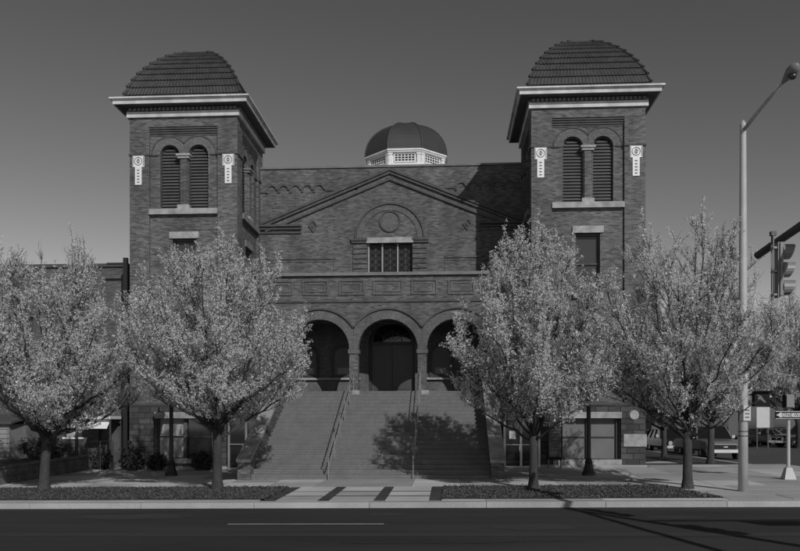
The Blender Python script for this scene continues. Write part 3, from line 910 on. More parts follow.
# --- stairs
stairs = empty('staircase', (0, 0, 0)); stairs.parent = church
stairs.location = (0, 0, 0)
NS = 21; SY0, SY1 = 27.62, 34.6; SZ0 = zw(XC, SY0); RI = (LZ - SZ0) / NS; TR = (SY1 - SY0) / (NS - 1)
SW = 4.17
for i in range(NS):
    z1 = SZ0 + RI * (i + 1); y0 = SY0 + TR * i
    y1 = y0 + TR + (.03 if i < NS - 1 else .34)
    if i == NS - 1: z1 = LZ
    MB().box(XC - SW, XC + SW, y0, y1, max(z1 - RI * 2.2, SZ0 - .3), z1 - (.002 if i == NS - 1 else 0)).build('step', 'brick_step', stairs)
for s in (-1, 1):
    a, b = sorted((s * 4.175, s * 4.63)); x0, x1 = XC + a, XC + b
    zb = zw(XC, 27.5); zf = zb + .62; sl = (LZ - SZ0) / (SY1 - SY0)
    ytop = 35.19; zt = zf + sl * (ytop - 27.5)
    mb = MB().hexa([(x0, 27.5, zb - .4), (x1, 27.5, zb - .4), (x1, ytop, zb - .4), (x0, ytop, zb - .4), (x0, 27.5, zf), (x1, 27.5, zf), (x1, ytop, zt), (x0, ytop, zt)])
    mb.build('cheek_wall', 'brick', stairs)
    mb = MB().hexa([(x0 - .035, 27.44, zf - .03), (x1 + .035, 27.44, zf - .03), (x1 + .035, ytop, zt + .002), (x0 - .035, ytop, zt + .002),
                    (x0 - .035, 27.44, zf + .08), (x1 + .035, 27.44, zf + .08), (x1 + .035, ytop, zt + .10), (x0 - .035, ytop, zt + .10)])
    mb.build('cheek_coping', 'limestone', stairs)
    # handrail
    xr = XC + s * 1.47 + .03
    mb = MB()
    P = lambda y, h: (xr, y, SZ0 + max(0, min(1, (y - SY0) / (SY1 - SY0))) * (LZ - SZ0) + h)
    for h in (.80, .42):
        mb.path([P(SY0 - .1, h), P(SY1, h), P(SY1 + .5, h)], [.022] * 3, 7)
    mb.build('handrail', 'rail_metal', stairs)
    for k in range(6):
        y = SY0 - .1 + (SY1 - SY0 + .45) * k / 5
        base = P(y, .0)
        MB().tube((xr, y, base[2] - .02 if k else SZ0 - .02), (xr, y, base[2] + .80), .018, .018, 7).build('rail_post', 'rail_metal', stairs)

# --- basement entrances beside the stairs
for s in (-1, 1):
    e = empty('basement_entrance', (0, 0, 0)); e.parent = church
    bx = XC + s * 5.7
    zf = zw(bx, 32.8)
    fr = lambda a, b, d: (bx + a, 32.78 + d, b)
    MB().fbox(fr, -.74, .74, 2.42, 2.62, -.18, 2.0).build('canopy', 'dark_frame', e)
    mb = MB()
    edge = .70
    for a in (-edge, -.03 * s, edge):
        mb.fbox(fr, a - .045, a + .045, zf, 2.4, 0, .09)
    mb.fbox(fr, -edge, edge, 2.32, 2.415, .002, .088); mb.fbox(fr, -edge, edge, zf, zf + .06, .002, .088)
    mb.fbox(fr, -edge, edge, 1.30, 1.34, .002, .088)
    mb.build('door_frame', 'aluminium', e)
    MB().fbox(fr, -edge, edge, zf, 2.4, .092, .11).build('door_glass', 'glass_dark', e)
    xo = -.72 if s > 0 else .72
    a, b = sorted((xo, xo - s * .0 + (.03 if s < 0 else -.03)))
    MB().fbox(fr, a, b, zf, 2.415, .005, 2.0).build('side_panel', 'dark_frame', e)
    if s > 0:
        MB().fbox(fr, -.50, -.24, 1.55, 1.88, .085, .0915).build('door_notice', 'sign_white', e)
    MB().fbox(fr, -.12, -.06, 1.05, 1.35, -.05, -.002).build('pull_handle', 'aluminium', e)
    MB().fbox(fr, -.8, .8, zf - .2, zf + .02, -.3, 2.2).build('threshold', 'concrete_b', e)

# ================================================================== TREES
def tree_meshes(seed, Rr, H, zlow=1.45, trunk_r=.15, n_limb=33, lean=0.0, bloom=1.0, mat='blossom', prune=None, top=(2.2, .56)):
    rg = random.Random(seed); nr = np.random.default_rng(seed)
    wood, twig = MB(), MB()
    fork = rg.uniform(1.55, 1.85)
    def env(z):
        t = (z - zlow) / (H - zlow)
        if t <= 0 or t >= 1: return .05
        return Rr * ((t / .32) ** .26 if t < .32 else (1 - ((t - .32) / .68) ** top[0]) ** top[1])
    # trunk with a flared foot
    lx, ly = lean, rg.uniform(-.05, .05)
    tp = [(0, 0, -.15), (0, 0, .02), (lx * .15, ly * .1, .3), (lx * .5, ly * .5, fork * .6), (lx, ly, fork)]
    wood.path(tp, [trunk_r * 1.7, trunk_r * 1.45, trunk_r * 1.08, trunk_r * .95, trunk_r * 1.0], 12)
    # leader
    tips = []
    cl = []
    def bez(p0, p1, p2, n):
        return [p0 * (1 - t) ** 2 + p1 * 2 * t * (1 - t) + p2 * t * t for t in [k / n for k in range(n + 1)]]
    def jit(p, a): return p + Vector((rg.gauss(0, a), rg.gauss(0, a), rg.gauss(0, a)))
    base = Vector((lx, ly, fork))
    limbs = []
    for i in range(n_limb):
        az = 2 * math.pi * (i * .381966 + rg.uniform(-.05, .05))
        f = (i + .5) / n_limb
        zt = zlow + (H - zlow) * (.13 + .80 * (1 - f) ** .8) + rg.uniform(-.3, .3)
        rr = env(min(zt, H - .15)) * (rg.uniform(.74, .99) if i > 13 else rg.uniform(.3, .97))
        tip = Vector((lx + rr * math.cos(az), ly + rr * math.sin(az), zt))
        st = base + Vector((0, 0, rg.uniform(-.35, .45) if i > 2 else .1))
        st.z = max(1.25, st.z)
        mid = Vector((lx + rr * .55 * math.cos(az), ly + rr * .55 * math.sin(az), st.z + (zt - st.z) * rg.uniform(.30, .42)))
        pts = bez(st, mid, tip, 9)
        pts = [pts[0]] + [jit(p, .035) for p in pts[1:]]
        r0 = trunk_r * rg.uniform(.20, .36)
        wood.path(pts, [r0 * (1 - .85 * k / 9) + .006 for k in range(10)], 7)
        limbs.append((pts, r0))
    for pts, r0 in limbs:
        nsec = 13
        for j in range(nsec):
            t = .14 + .84 * (j + rg.random()) / nsec
            k = min(8, int(t * 9)); p = pts[k].lerp(pts[k + 1], t * 9 - k)
            tang = (pts[k + 1] - pts[k]).normalized()
            rad = Vector((p.x - lx, p.y - ly, 0)); rad = rad.normalized() if rad.length > .05 else Vector((rg.gauss(0, 1), rg.gauss(0, 1), 0)).normalized()
            d = tang * .6 + rad * rg.uniform(-.35, .7) + Vector((0, 0, rg.uniform(.25, .9))) + Vector((rg.gauss(0, .55), rg.gauss(0, .55), 0))
            d.normalize(); L = rg.uniform(.7, 1.5)
            q = p + d * L
            for _ in range(6):
                if math.hypot(q.x - lx, q.y - ly) > env(q.z) * rg.uniform(.98, 1.12): L *= .78; q = p + d * L
            m = p.lerp(q, .5) + Vector((rg.gauss(0, .04), rg.gauss(0, .04), -.05 * L))
            if prune and q.x > prune[0] and min(p.z, q.z) < prune[1]: continue
            sec = bez(p, m, q, 4)
            twig.path(sec, [.013, .011, .009, .007, .004], 5)
            full = rg.choice((.5, .8, 1, 1, 1))
            for s in range(3, 10):
                tt = s / 9.0
                cl.append(sec[min(3, int(tt * 4))].lerp(sec[min(4, int(tt * 4) + 1)], tt * 4 - min(3, int(tt * 4))))
            if q.z > zlow + (H - zlow) * .45 and rg.random() < .5:          # upright shoot
                e = q + Vector((rg.gauss(0, .07), rg.gauss(0, .07), rg.uniform(.3, .75)))
                twig.path([q, q.lerp(e, .5) + Vector((rg.gauss(0, .015), rg.gauss(0, .015), 0)), e], [.006, .005, .003], 3)
                nb = int((e - q).length / .05)
                for z in range(nb): cl.append(q.lerp(e, (z + 1) / nb))
            for w in range(12):
                tt = rg.uniform(.15, 1.0); kk = min(3, int(tt * 4)); b = sec[kk].lerp(sec[kk + 1], tt * 4 - kk)
                dd = d * .5 + Vector((rg.gauss(0, .6), rg.gauss(0, .6), rg.uniform(.35, 1.35))); dd.normalize()
                l2 = rg.uniform(.25, .62); e = b + dd * l2
                if math.hypot(e.x - lx, e.y - ly) > env(e.z) * 1.15 + .12: l2 *= .5; e = b + dd * l2
                twig.path([b, b.lerp(e, .5) + Vector((rg.gauss(0, .015), rg.gauss(0, .015), 0)), e], [.008, .006, .003], 3)
                nb = max(1, int(l2 / .072 * bloom))
                for z in range(nb):
                    if rg.random() < .92 * full: cl.append(b.lerp(e, (z + 1) / nb))
    # upright whips breaking the outline at the top
    for i in range(44):
        pts, r0 = rg.choice(limbs[:max(6, int(n_limb * .7))])
        p = pts[rg.choice((7, 8, 9))]
        e = p + Vector((rg.gauss(0, .12), rg.gauss(0, .12), rg.uniform(.4, .95)))
        twig.path([p, p.lerp(e, .5) + Vector((rg.gauss(0, .02), rg.gauss(0, .02), 0)), e], [.009, .007, .004], 4)
        for z in range(12): cl.append(p.lerp(e, z / 12))
    C = np.array([tuple(c) for c in cl]) + nr.normal(0, .026, (len(cl), 3))
    v, qd = confetti(nr, C, 9, .030, .034)
    return wood, twig, fast_mesh('crown', v, qd, mat)
def place_tree(loc, label, group, args=None, src=None, rot=0, sc=1.0):
    root = empty('pear_tree', loc, label, 'tree', group)
    if src is None:
        wood, twig, crown = tree_meshes(**args)
        o = Vector(loc)
        for mbx in (wood, twig): mbx.v = [(a + o.x, b + o.y, c + o.z) for a, b, c in mbx.v]
        wood.build('trunk', 'bark', root, True)
        twig.build('twigs', 'twig', root)
        c = bpy.data.objects.new('crown', crown); COL.objects.link(c); c.parent = root
    else:
        for ch in src.children:
            c = ch.copy(); COL.objects.link(c); c.parent = root
        root.rotation_euler = (0, 0, rot); root.scale = (sc, sc, sc)
    return root
GF = 'blossoming pear trees along the front bed'
def tz(x, y): return (x, y, zw(x, y) + .01)
T1 = place_tree(tz(-12.62, 24.3), 'white blossoming pear tree with a low side limb by the stone retaining wall', GF, dict(seed=11, Rr=3.2, H=7.85, trunk_r=.15, lean=.12))
T2 = place_tree(tz(-7.1, 24.3), 'broad white blossoming pear tree between the stairs and the left black lamp post', GF, dict(seed=22, Rr=3.1, H=7.75, trunk_r=.14))
T3 = place_tree(tz(2.56, 24.2), 'white blossoming pear tree in front of the glass basement door, beside the stairs', GF, dict(seed=35, Rr=2.72, H=8.0, trunk_r=.125, top=(1.6, .75)))
T4 = place_tree(tz(7.05, 24.05), 'tall white blossoming pear tree beside the tall galvanised streetlight pole', GF, dict(seed=61, Rr=3.2, H=7.95, top=(2.8, .5), trunk_r=.13, prune=(1.2, 3.0)))
GS = 'pear trees along the side street'
T5 = place_tree(tz(11.2, 34.9), 'blossoming pear tree standing at the front of the parked pickup', GS, src=T2, rot=1.9, sc=.98)
T6 = place_tree(tz(11.0, 41.5), 'blossoming pear tree on the side verge beside the parked pickup and dark wagon', GS, src=T4, rot=.7, sc=.93)
T7 = place_tree(tz(11.0, 52.0), 'blossoming pear tree farthest along the side verge, beyond the dark wagon', GS, src=T3, rot=2.9, sc=1.0)
T8 = place_tree((25.6, 60.0, zs(16, 50) + .02), 'blossoming pear tree across the side street behind the one-way sign post', GS, src=T1, rot=3.6, sc=1.45)
T9 = place_tree((21.5, 74.0, zs(16, 50) + .02), 'blossoming pear tree beyond the parked pale sedan across the side street', GS, src=T4, rot=5.0, sc=1.1)

# ================================================================== LEFT NEIGHBOUR
HX1 = -14.95
house = empty('neighbour_building', (-22, 37, .2), 'flat-roofed brick building with white door canopy beside the left bell tower', 'building')
fH = lambda a, b, d: (a * .94, 34.4 + d, (b - 2.2) * .94 + 2.2)
mb = MB().plate([(-38, -.2), (HX1, -.2), (HX1, 9.5), (-38, 9.5)],
                [[(-18.0, 1.55), (-17.15, 1.55), (-17.15, 2.55), (-18.0, 2.55)], [(-16.35, .25), (-15.3, .25), (-15.3, 2.2), (-16.35, 2.2)],
                 [(-18.1, 5.2), (-17.0, 5.2), (-17.0, 7.2), (-18.1, 7.2)], [(-20.6, 5.2), (-19.5, 5.2), (-19.5, 7.2), (-20.6, 7.2)]], fH, 0, .35)
mb.fbox(fH, HX1 - .35, HX1 - .002, -.2, 9.5, .352, 14)
hw_ = mb.build('wall', 'brick_house', house)
MB().fbox(fH, -38, HX1 + .06, 9.505, 9.66, -.08, 14).build('roof', 'far_roof', house)
MB().fbox(fH, HX1 - .19, HX1 - .03, .3, 4.9, -.10, -.003).build('corner_board', 'white_paint', house)
MB().fbox(fH, -18.0, -17.15, 1.55, 2.55, .2, .23).build('window', 'curtain', house)
MB().fbox(fH, -18.08, -17.07, 1.45, 1.54, -.05, .2).fbox(fH, -17.60, -17.55, 1.551, 2.549, .1, .195).build('window_frame', 'white_paint', house)
for a in (-18.1, -20.6): MB().fbox(fH, a, a + 1.1, 5.2, 7.2, .2, .23).build('window', 'glass_mid', house)
MB().fbox(fH, -16.35, -15.3, .25, 2.2, .2, .24).build('door', 'moulding', house)
mb = MB().fbox(fH, -16.9, -15.25, 2.38, 2.52, -1.2, -.004); mb.build('canopy', 'white_paint', house)
mb = MB().hexa([fH(-16.35, 1.95, -1.30), fH(-15.35, 1.95, -1.30), fH(-15.35, 2.375, -.9), fH(-16.35, 2.375, -.9), fH(-16.35, 2.0, -1.27), fH(-15.35, 2.0, -1.27), fH(-15.35, 2.377, -.86), fH(-16.35, 2.377, -.86)])
mb.build('awning', 'white_paint', house)
for k in range(9): MB().fbox(fH, -16.8 + k * .085, -16.76 + k * .085, 2.525, 3.0, -1.15, -1.11).build('baluster', 'white_paint', house)
MB().fbox(fH, -16.85, -16.05, 3.003, 3.06, -1.18, -1.08).build('balcony_rail', 'white_paint', house)
for a in (-16.85, -15.3): MB().fbox(fH, a, a + .07, .2, 2.375, -1.18, -1.11).build('canopy_post', 'dark_metal', house)
MB().fbox(fH, -17.1, -16.95, 2.6, 4.2, -.35, -.2).build('porch_column', 'white_paint', house)
# low clapboard shed in front-left
shed = empty('clapboard_shed', (-20, 33, .3), 'low pale clapboard annex behind the stone retaining wall', 'shed')
mb = MB()
for k in range(9): mb.hexa([(-26, 33.0, .35 + k * .2), (-18.65, 33.0, .35 + k * .2), (-18.65, 34.38, .35 + k * .2), (-26, 34.38, .35 + k * .2),
                            (-26, 33.04, .35 + k * .2 + .199), (-18.65, 33.04, .35 + k * .2 + .199), (-18.65, 34.38, .35 + k * .2 + .199), (-26, 34.38, .35 + k * .2 + .199)])
mb.build('clapboards', 'siding', shed)
mb = MB().hexa([(-26.2, 32.8, 2.151), (-18.45, 32.8, 2.151), (-18.45, 34.38, 2.45), (-26.2, 34.38, 2.45), (-26.2, 32.8, 2.25), (-18.45, 32.8, 2.25), (-18.45, 34.38, 2.6), (-26.2, 34.38, 2.6)])
mb.build('roof', 'far_roof', shed)
# retaining wall along the walk
rw = empty('retaining_wall', (-15.4, 30, .2), 'low rough stone retaining wall running from the bed to the neighbouring building', 'wall')
y = 25.0
rr = random.Random(5)
while y < 32.9:
    w = rr.uniform(.55, .95); z = zw(-15.3, y)
    for k in range(2):
        h = .27
        x1 = -15.15 + rr.uniform(-.02, .02)
        MB().box(-15.55, x1, y + .01, min(33.1, y + w) - .012, z - .1 + k * h + (.1 if k else 0), z + (k + 1) * h - .012).build('stone', 'stone_wall', rw)
    y += w
MB().hexa([(-15.6, 25, zw(-15, 25) + .541), (-15.1, 25, zw(-15, 25) + .541), (-15.1, 33.1, zw(-15, 33.1) + .541), (-15.6, 33.1, zw(-15, 33.1) + .541),
           (-15.6, 25, zw(-15, 25) + .60), (-15.1, 25, zw(-15, 25) + .60), (-15.1, 33.1, zw(-15, 33.1) + .60), (-15.6, 33.1, zw(-15, 33.1) + .60)]).build('wall_cap', 'stone_wall', rw)
sheet('yard', [-60, -20, -15.56], [25.0, 32.9, 34.4], lambda x, y: zw(x, y) + .46, 'lawn')
# black sign post by the tower
bp_ = empty('sign_post', (-13.85, 33.6, zw(-14.2, 33.6)), 'tall black post with a short top bracket beside the left bell tower', 'post')
px_, pz_ = onY(126, 258, 33.6)
MB().box(px_ - .10, px_ + .08, 33.52, 33.68, zw(px_, 33.6) - .1, pz_).build('post', 'iron_black', bp_)
MB().box(px_ - .85, px_ - .101, 33.57, 33.63, pz_ - .28, pz_ - .2).build('bracket', 'iron_black', bp_)
# fence
fe = empty('wire_fence', (-14.5, 32.6, .3), 'thin wire fence on slim dark posts before the neighbouring door', 'fence')
for xq in (-15.05, -14.5, -13.95): MB().tube((xq, 32.6, zw(xq, 32.6) - .1), (xq, 32.6, zw(xq, 32.6) + 1.2), .018, .018, 7).build('fence_post', 'dark_metal', fe)
for h in (.35, .8, 1.22): MB().tube((-15.05, 32.6, zw(-15, 32.6) + h), (-13.95, 32.6, zw(-13.95, 32.6) + h), .006, .006, 5).build('fence_wire', 'dark_metal', fe)

# ------------------------------------------------------------------ shrubs
def shrub(loc, rx, ry, h, n, label, seed, group='dark shrubs along the building fronts'):
    nr = np.random.default_rng(seed); rg = random.Random(seed)
    root = empty('shrub', loc, label, 'shrub', group)
    st = MB(); cs = []
    for i in range(n):
        a = rg.uniform(0, 2 * math.pi); rr_ = math.sqrt(rg.random())
        e = Vector((rx * rr_ * math.cos(a), ry * rr_ * math.sin(a), h * rg.uniform(.45, 1) * (1 - .35 * rr_)))
        b = Vector((e.x * .3, e.y * .3, 0))
        st.path([b + Vector(loc) - Vector((0, 0, .05)), b.lerp(e, .5) + Vector((e.x * .1, e.y * .1, 0)) + Vector(loc), e + Vector(loc)], [.012, .009, .004], 4)
        for k in range(14): cs.append(tuple(b.lerp(e, .25 + .75 * k / 13)))
    st.build('stems', 'twig', root)
    v, qd = confetti(nr, np.array(cs), 7, .07, .085)
    c = bpy.data.objects.new('foliage', fast_mesh('foliage', v, qd, 'shrub_leaf')); COL.objects.link(c); c.parent = root
    return root
shrub((-18.9, 31.0, zw(-18.9, 31) + .46), .9, .7, 1.55, 60, 'big dark bush in the yard by the pale clapboard annex', 1)
shrub((-16.9, 32.6, zw(-16.9, 32.6) + .46), 1.0, .6, 1.2, 60, 'spreading dark bush below the curtained window', 2)
shrub((-14.75, 33.3, zw(-14.75, 33.3)), .4, .35, 1.1, 26, 'narrow dark bush behind the wire fence', 3)
shrub((-13.0, 32.4, zw(-13, 32.4)), .55, .35, 1.35, 34, 'upright dark bush against the outer corner of the left tower', 4)
shrub((-12.0, 32.4, zw(-12, 32.4)), .4, .3, .8, 20, 'low dark bush between tower corner and left basement window', 6)
shrub((-10.0, 32.4, zw(-10, 32.4)), .7, .3, .9, 30, 'low dark bush under the left basement window', 7)
shrub((-20.8, 29.2, zw(-20.8, 29.2) + .46), 1.2, .7, .8, 40, 'low dark hedge clump at the yard edge', 8)

# ================================================================== STREET FURNITURE
def lamp_post(x, y, label):
    z = zw(x, y)
    root = empty('lamp_post', (x, y, z), label, 'street lamp', 'black lamp posts on the sidewalk')
    MB().lathe(x, y, [(.235, z - .05), (.235, z + .1), (.2, z + .14), (.13, z + .42), (.145, z + .46), (.085, z + .62)], 10).build('base', 'iron_black', root)
    MB().lathe(x, y, [(.082, z + .62), (.078, z + 2), (.07, z + 3.6), (.1, z + 3.64), (.1, z + 3.7), (.065, z + 3.75), (.07, z + 3.9)], 10).build('shaft', 'iron_black', root)
    MB().lathe(x, y, [(.07, z + 3.901), (.13, z + 4.0), (.225, z + 4.42), (.24, z + 4.5)], 10).build('globe', 'glass_mid', root)
    MB().lathe(x, y, [(.26, z + 4.501), (.2, z + 4.62), (.06, z + 4.72), (.03, z + 4.85), (.01, z + 4.95)], 10).build('cap', 'iron_black', root)
lamp_post(-10.42, 29.6, 'black lamp post on the sidewalk before the left tower')
lamp_post(5.02, 28.95, 'black lamp post on the sidewalk before the right tower')

# tall streetlight
sx, sy = 8.36, 23.25; sz = zw(sx, sy)
sl = empty('streetlight', (sx, sy, sz), 'tall galvanised streetlight pole with cobra head lamp at the corner', 'streetlight')
MB().lathe(sx, sy, [(.135, sz - .05), (.128, sz + 3), (.118, sz + 5), (.10, sz + 8), (.085, sz + 10.35), (.09, sz + 10.4), (.03, sz + 10.52)], 14).build('pole', 'galvanised', sl, True)
for h in (1.55, 1.68): MB().lathe(sx, sy, [(.134, sz + h), (.137, sz + h + .01), (.134, sz + h + .03)], 14).build('pole_band', 'dark_metal', sl)
tipx, tipy, tipz = sx + .42, sy - 1.75, sz + 10.88
MB().path([(sx, sy, sz + 10.22), (sx + .14, sy - .55, sz + 10.46), (sx + .28, sy - 1.15, sz + 10.68), (tipx, tipy, tipz)], [.055, .05, .045, .04], 9).build('arm', 'galvanised', sl, True)
mb = MB()
d = Vector((.1, -1, .22)).normalized()
p0 = Vector((tipx, tipy, tipz))
mb.path([p0 - d * .05, p0 + d * .15, p0 + d * .35, p0 + d * .55, p0 + d * .68], [.05, .10, .15, .14, .04], 12)
mb.build('lamp_head', 'signal_housing', sl, True)
cpt = p0 + d * .42 - Vector((0, 0, .13))
MB().lathe(cpt.x, cpt.y, [(.04, cpt.z - .1), (.1, cpt.z - .06), (.125, cpt.z + .02)], 12).build('lens', 'glass_mid', sl, True)
MB().box(sx - .05, sx + .15, sy - .175, sy - .135, sz + 2.0, sz + 2.42).build('push_button_sign', 'sign_white', sl)
mb = MB(); 
for k in range(3): mb.box(sx - .01, sx + .11, sy - .179, sy - .1752, sz + 2.08 + k * .1, sz + 2.11 + k * .1)
mb.build('push_button_lettering', 'dark_metal', sl)
MB().box(sx - .17, sx - .06, sy - .2, sy - .1, sz + 1.98, sz + 2.44).build('push_button_box', 'dark_metal', sl)

# pedestrian signal bracketed on the streetlight pole
pxx, _ = onY(761, 400, 23.3)
ps = empty('pedestrian_signal', (pxx, 23.3, sz + 2.5), 'black pedestrian signal showing a hand, bracketed to the tall streetlight pole', 'signal')
zc = onY(761, 399, 23.3)[1]
MB().box(pxx - .21, pxx + .21, 23.2, 23.42, zc - .21, zc + .21).build('housing', 'sign_black', ps)
MB().box(pxx - .23, pxx + .23, 23.08, 23.199, zc + .212, zc + .23).build('visor', 'sign_black', ps)
MB().tube((sx + .1, 23.3, zc - .1), (pxx - .205, 23.3, zc - .1), .025, .025, 7).tube((sx + .1, 23.3, zc + .12), (pxx - .205, 23.3, zc + .12), .025, .025, 7).build('bracket', 'iron_black', ps)
mb = MB()
fS = lambda a, b, d: (pxx + a, 23.196 + d, zc + b)
mb.plate([(-.14, .02), (-.06, .1), (-.02, .08), (.02, .0), (.10, -.08), (.08, -.11), (.02, -.08), (-.03, -.03), (-.10, -.02)], [], fS, -.004, .003)
mb.plate([(-.06, .1), (-.15, .13), (-.16, .11), (-.08, .07)], [], fS, -.005, .002)
mb.build('hand_symbol', 'blind', ps)

# one-way sign on its pedestal, with a small signal box on top
ox, oy = 11.12, 26.9; oz = zw(ox, oy)
ow = empty('one_way_sign', (ox, oy, oz), 'black and white ONE WAY arrow sign on a pale pedestal post', 'sign')
MB().lathe(ox, oy, [(.26, oz - .03), (.26, oz + .02), (.13, oz + .38), (.08, oz + .40)], 4, math.pi / 4).build('pedestal_base', 'galvanised', ow)
MB().tube((ox, oy, oz + .38), (ox, oy, oz + 2.55), .058, .055, 10).build('post', 'galvanised', ow)
sgn = empty('sign_panel', (0, 0, 0)); sgn.parent = ow
x0_, z1_ = onY(775, 410.8, 26.82); x1_ = x0_ + 1.0; z0_ = z1_ - .27
MB().box(x0_, x1_, 26.80, 26.835, z0_, z1_).build('sign_board', 'sign_black', sgn)
mb = MB(); t = .018
mb.box(x0_ + .01, x1_ - .01, 26.796, 26.7995, z0_ + .01, z0_ + .01 + t).box(x0_ + .01, x1_ - .01, 26.796, 26.7995, z1_ - .01 - t, z1_ - .01)
mb.build('sign_border', 'sign_white', sgn)
zc = (z0_ + z1_) / 2
fO = lambda a, b, d: (x0_ + a, 26.796 + d, zc + b)
MB().plate([(.035, 0), (.17, .095), (.17, .05), (.96, .05 + .0), (.96, .07), (.17, .07), (.17, .075)], [], fO, -.001, .003)
mb = MB().plate([(.03, 0), (.19, .095), (.19, -.095)], [], fO, -.002, .003)
mb.build('arrow_head', 'sign_white', sgn)
mb = MB().fbox(fO, .19, .97, -.066, .066, -.001, .003); mb.build('arrow_shaft', 'sign_white', sgn)
cu = bpy.data.curves.new('lettering', 'FONT'); cu.body = 'ONE WAY'; cu.size = .155; cu.align_x = 'CENTER'; cu.align_y = 'CENTER'; cu.extrude = .001; cu.space_character = 1.05
tmp = bpy.data.objects.new('lettering', cu); COL.objects.link(tmp)
dg = bpy.context.evaluated_depsgraph_get(); me = bpy.data.meshes.new_from_object(tmp.evaluated_get(dg)); bpy.data.objects.remove(tmp)
me.materials.clear(); me.materials.append(MATS['sign_black'])
lt = bpy.data.objects.new('lettering', me); COL.objects.link(lt); lt.parent = sgn
lt.location = Vector((x0_ + .58, 26.7925, zc)) - Vector(ow.location); lt.rotation_euler = (R(90), 0, 0)
zb = onY(786, 408, 26.9)[1]; zt = onY(786, 394.5, 26.9)[1]
MB().box(ox - .15, ox + .13, 26.75, 27.0, zb, zt).box(ox - .13, ox + .11, 26.70, 26.749, zb + .03, zt - .03).build('signal_box', 'signal_housing', ow)
MB().box(ox - .16, ox - .152, 26.7, 26.98, zb + .02, zt - .02).build('signal_face', 'sign_black', ow)

# traffic signal on its mast arm
tip = Vector((6.29, 16.72, 5.61)); ad = Vector((-.354, 1, -.298))
def arm_at(k): return tip - ad * k
pb = arm_at(8.7)
mast = empty('signal_mast', (pb.x, pb.y, zs(pb.x, 0) + .13), 'grey signal mast with a long sloping arm reaching over the road', 'signal mast')
MB().lathe(pb.x, pb.y, [(.2, zs(pb.x, 0)), (.2, .4), (.15, .45), (.11, pb.z + .25), (.02, pb.z + .3)], 12).build('pole', 'galvanised', mast, True)
MB().path([arm_at(8.7), arm_at(5), arm_at(2), arm_at(0)], [.10, .095, .085, .075], 10).build('arm', 'dark_metal', mast, True)
MB().path([(pb.x, pb.y, 6.75), (pb.x + 3.6, pb.y, 6.85)], [.07, .05], 8).build('side_arm', 'dark_metal', mast)
MB().box(pb.x + 1.9, pb.x + 3.2, pb.y - .02, pb.y + .02, 6.2, 6.7).build('street_name_sign', 'dark_metal', mast)
bx_, by_ = 9.25, 3.3  # second mast, out of view, added to cast a slanting road shadow
shadow_mast = empty('signal_mast', (bx_, by_, zs(bx_, 0) + .13), 'unseen grey signal mast with a level arm, added to cast a shadow on the road', 'signal mast')
MB().lathe(bx_, by_, [(.2, zs(bx_, 0)), (.2, .4), (.15, .45), (.12, 5.8), (.02, 5.85)], 12).build('pole', 'galvanised', shadow_mast, True)
MB().path([(bx_, by_, 5.5), (8.15, 8.3, 5.55), (7.05, 13.4, 5.5)], [.1, .085, .07], 10).build('arm', 'dark_metal', shadow_mast, True)
def signal(c, label, ztop, back=False):
    """three-lens head at c facing +x"""
    root = empty('traffic_signal', (c[0], c[1], ztop - 1.1), label, 'traffic signal', 'traffic signals on the mast')
    h = .345
    MB().box(c[0] - .01, c[0] + .02, c[1] - .09, c[1] + .09, ztop - 3 * h - .02, ztop).build('back_plate', 'signal_housing', root)
    for k in range(3):
        z = ztop - h * (k + .5)
        MB().box(c[0] + .021, c[0] + .08, c[1] - .12, c[1] + .12, z - h / 2 + .006, z + h / 2 - .006).build('lens_section', 'signal_housing', root)
        mb = MB(); n = 16
        for j in range(n):
            t0, t1 = 2 * math.pi * j / n, 2 * math.pi * (j + 1) / n
            for (ta, tb) in ((t0, t1),):
                P = []
                for (t, xx, r) in ((ta, .081, .15), (tb, .081, .15), (tb, .33 - .05 * (1 - math.sin(tb)) , .145), (ta, .33 - .05 * (1 - math.sin(ta)), .145)):
                    P.append((c[0] + xx, c[1] + r * math.cos(t), z + r * math.sin(t)))
                mb.q(*P)
        mb.build('visor', 'signal_housing', root)
        MB().tube((c[0] + .081, c[1], z), (c[0] + .095, c[1], z), .11, .1, 14).build('lens', 'glass_dark', root)
    mb = MB()
    for dy in (-.045, .045): mb.tube((c[0] - .08, c[1] + dy, ztop - 1.12), (c[0] - .08, c[1] + dy, ztop + .2), .012, .012, 6)
    for z in (ztop - .1, ztop - .55, ztop - 1.0): mb.box(c[0] - .09, c[0] - .011, c[1] - .07, c[1] + .07, z - .02, z + .02)
    mb.build('hanger', 'rail_metal', root)
    mb = MB().tube((c[0] - .08, c[1], ztop - .02), (c[0] - .08, c[1], ztop + .18), .02, .02, 8).box(c[0] - .12, c[0] - .02, c[1] - .05, c[1] + .05, ztop + .14, ztop + .22)
    mb.build('clamp', 'dark_metal', root)
    return root
a1 = arm_at(.93)
tp_ = onY(772, 243, a1.y)
signal((tp_[0] + .09, a1.y), 'grey three-lens traffic signal hanging near the tip of the sloping mast arm', tp_[1])
signal((7.35, 12.6), 'grey three-lens traffic signal on the added unseen mast, there for its shadow', 5.3)
signal((pb.x + .2, pb.y), 'grey three-lens traffic signal fixed to the mast pole itself', 6.3)

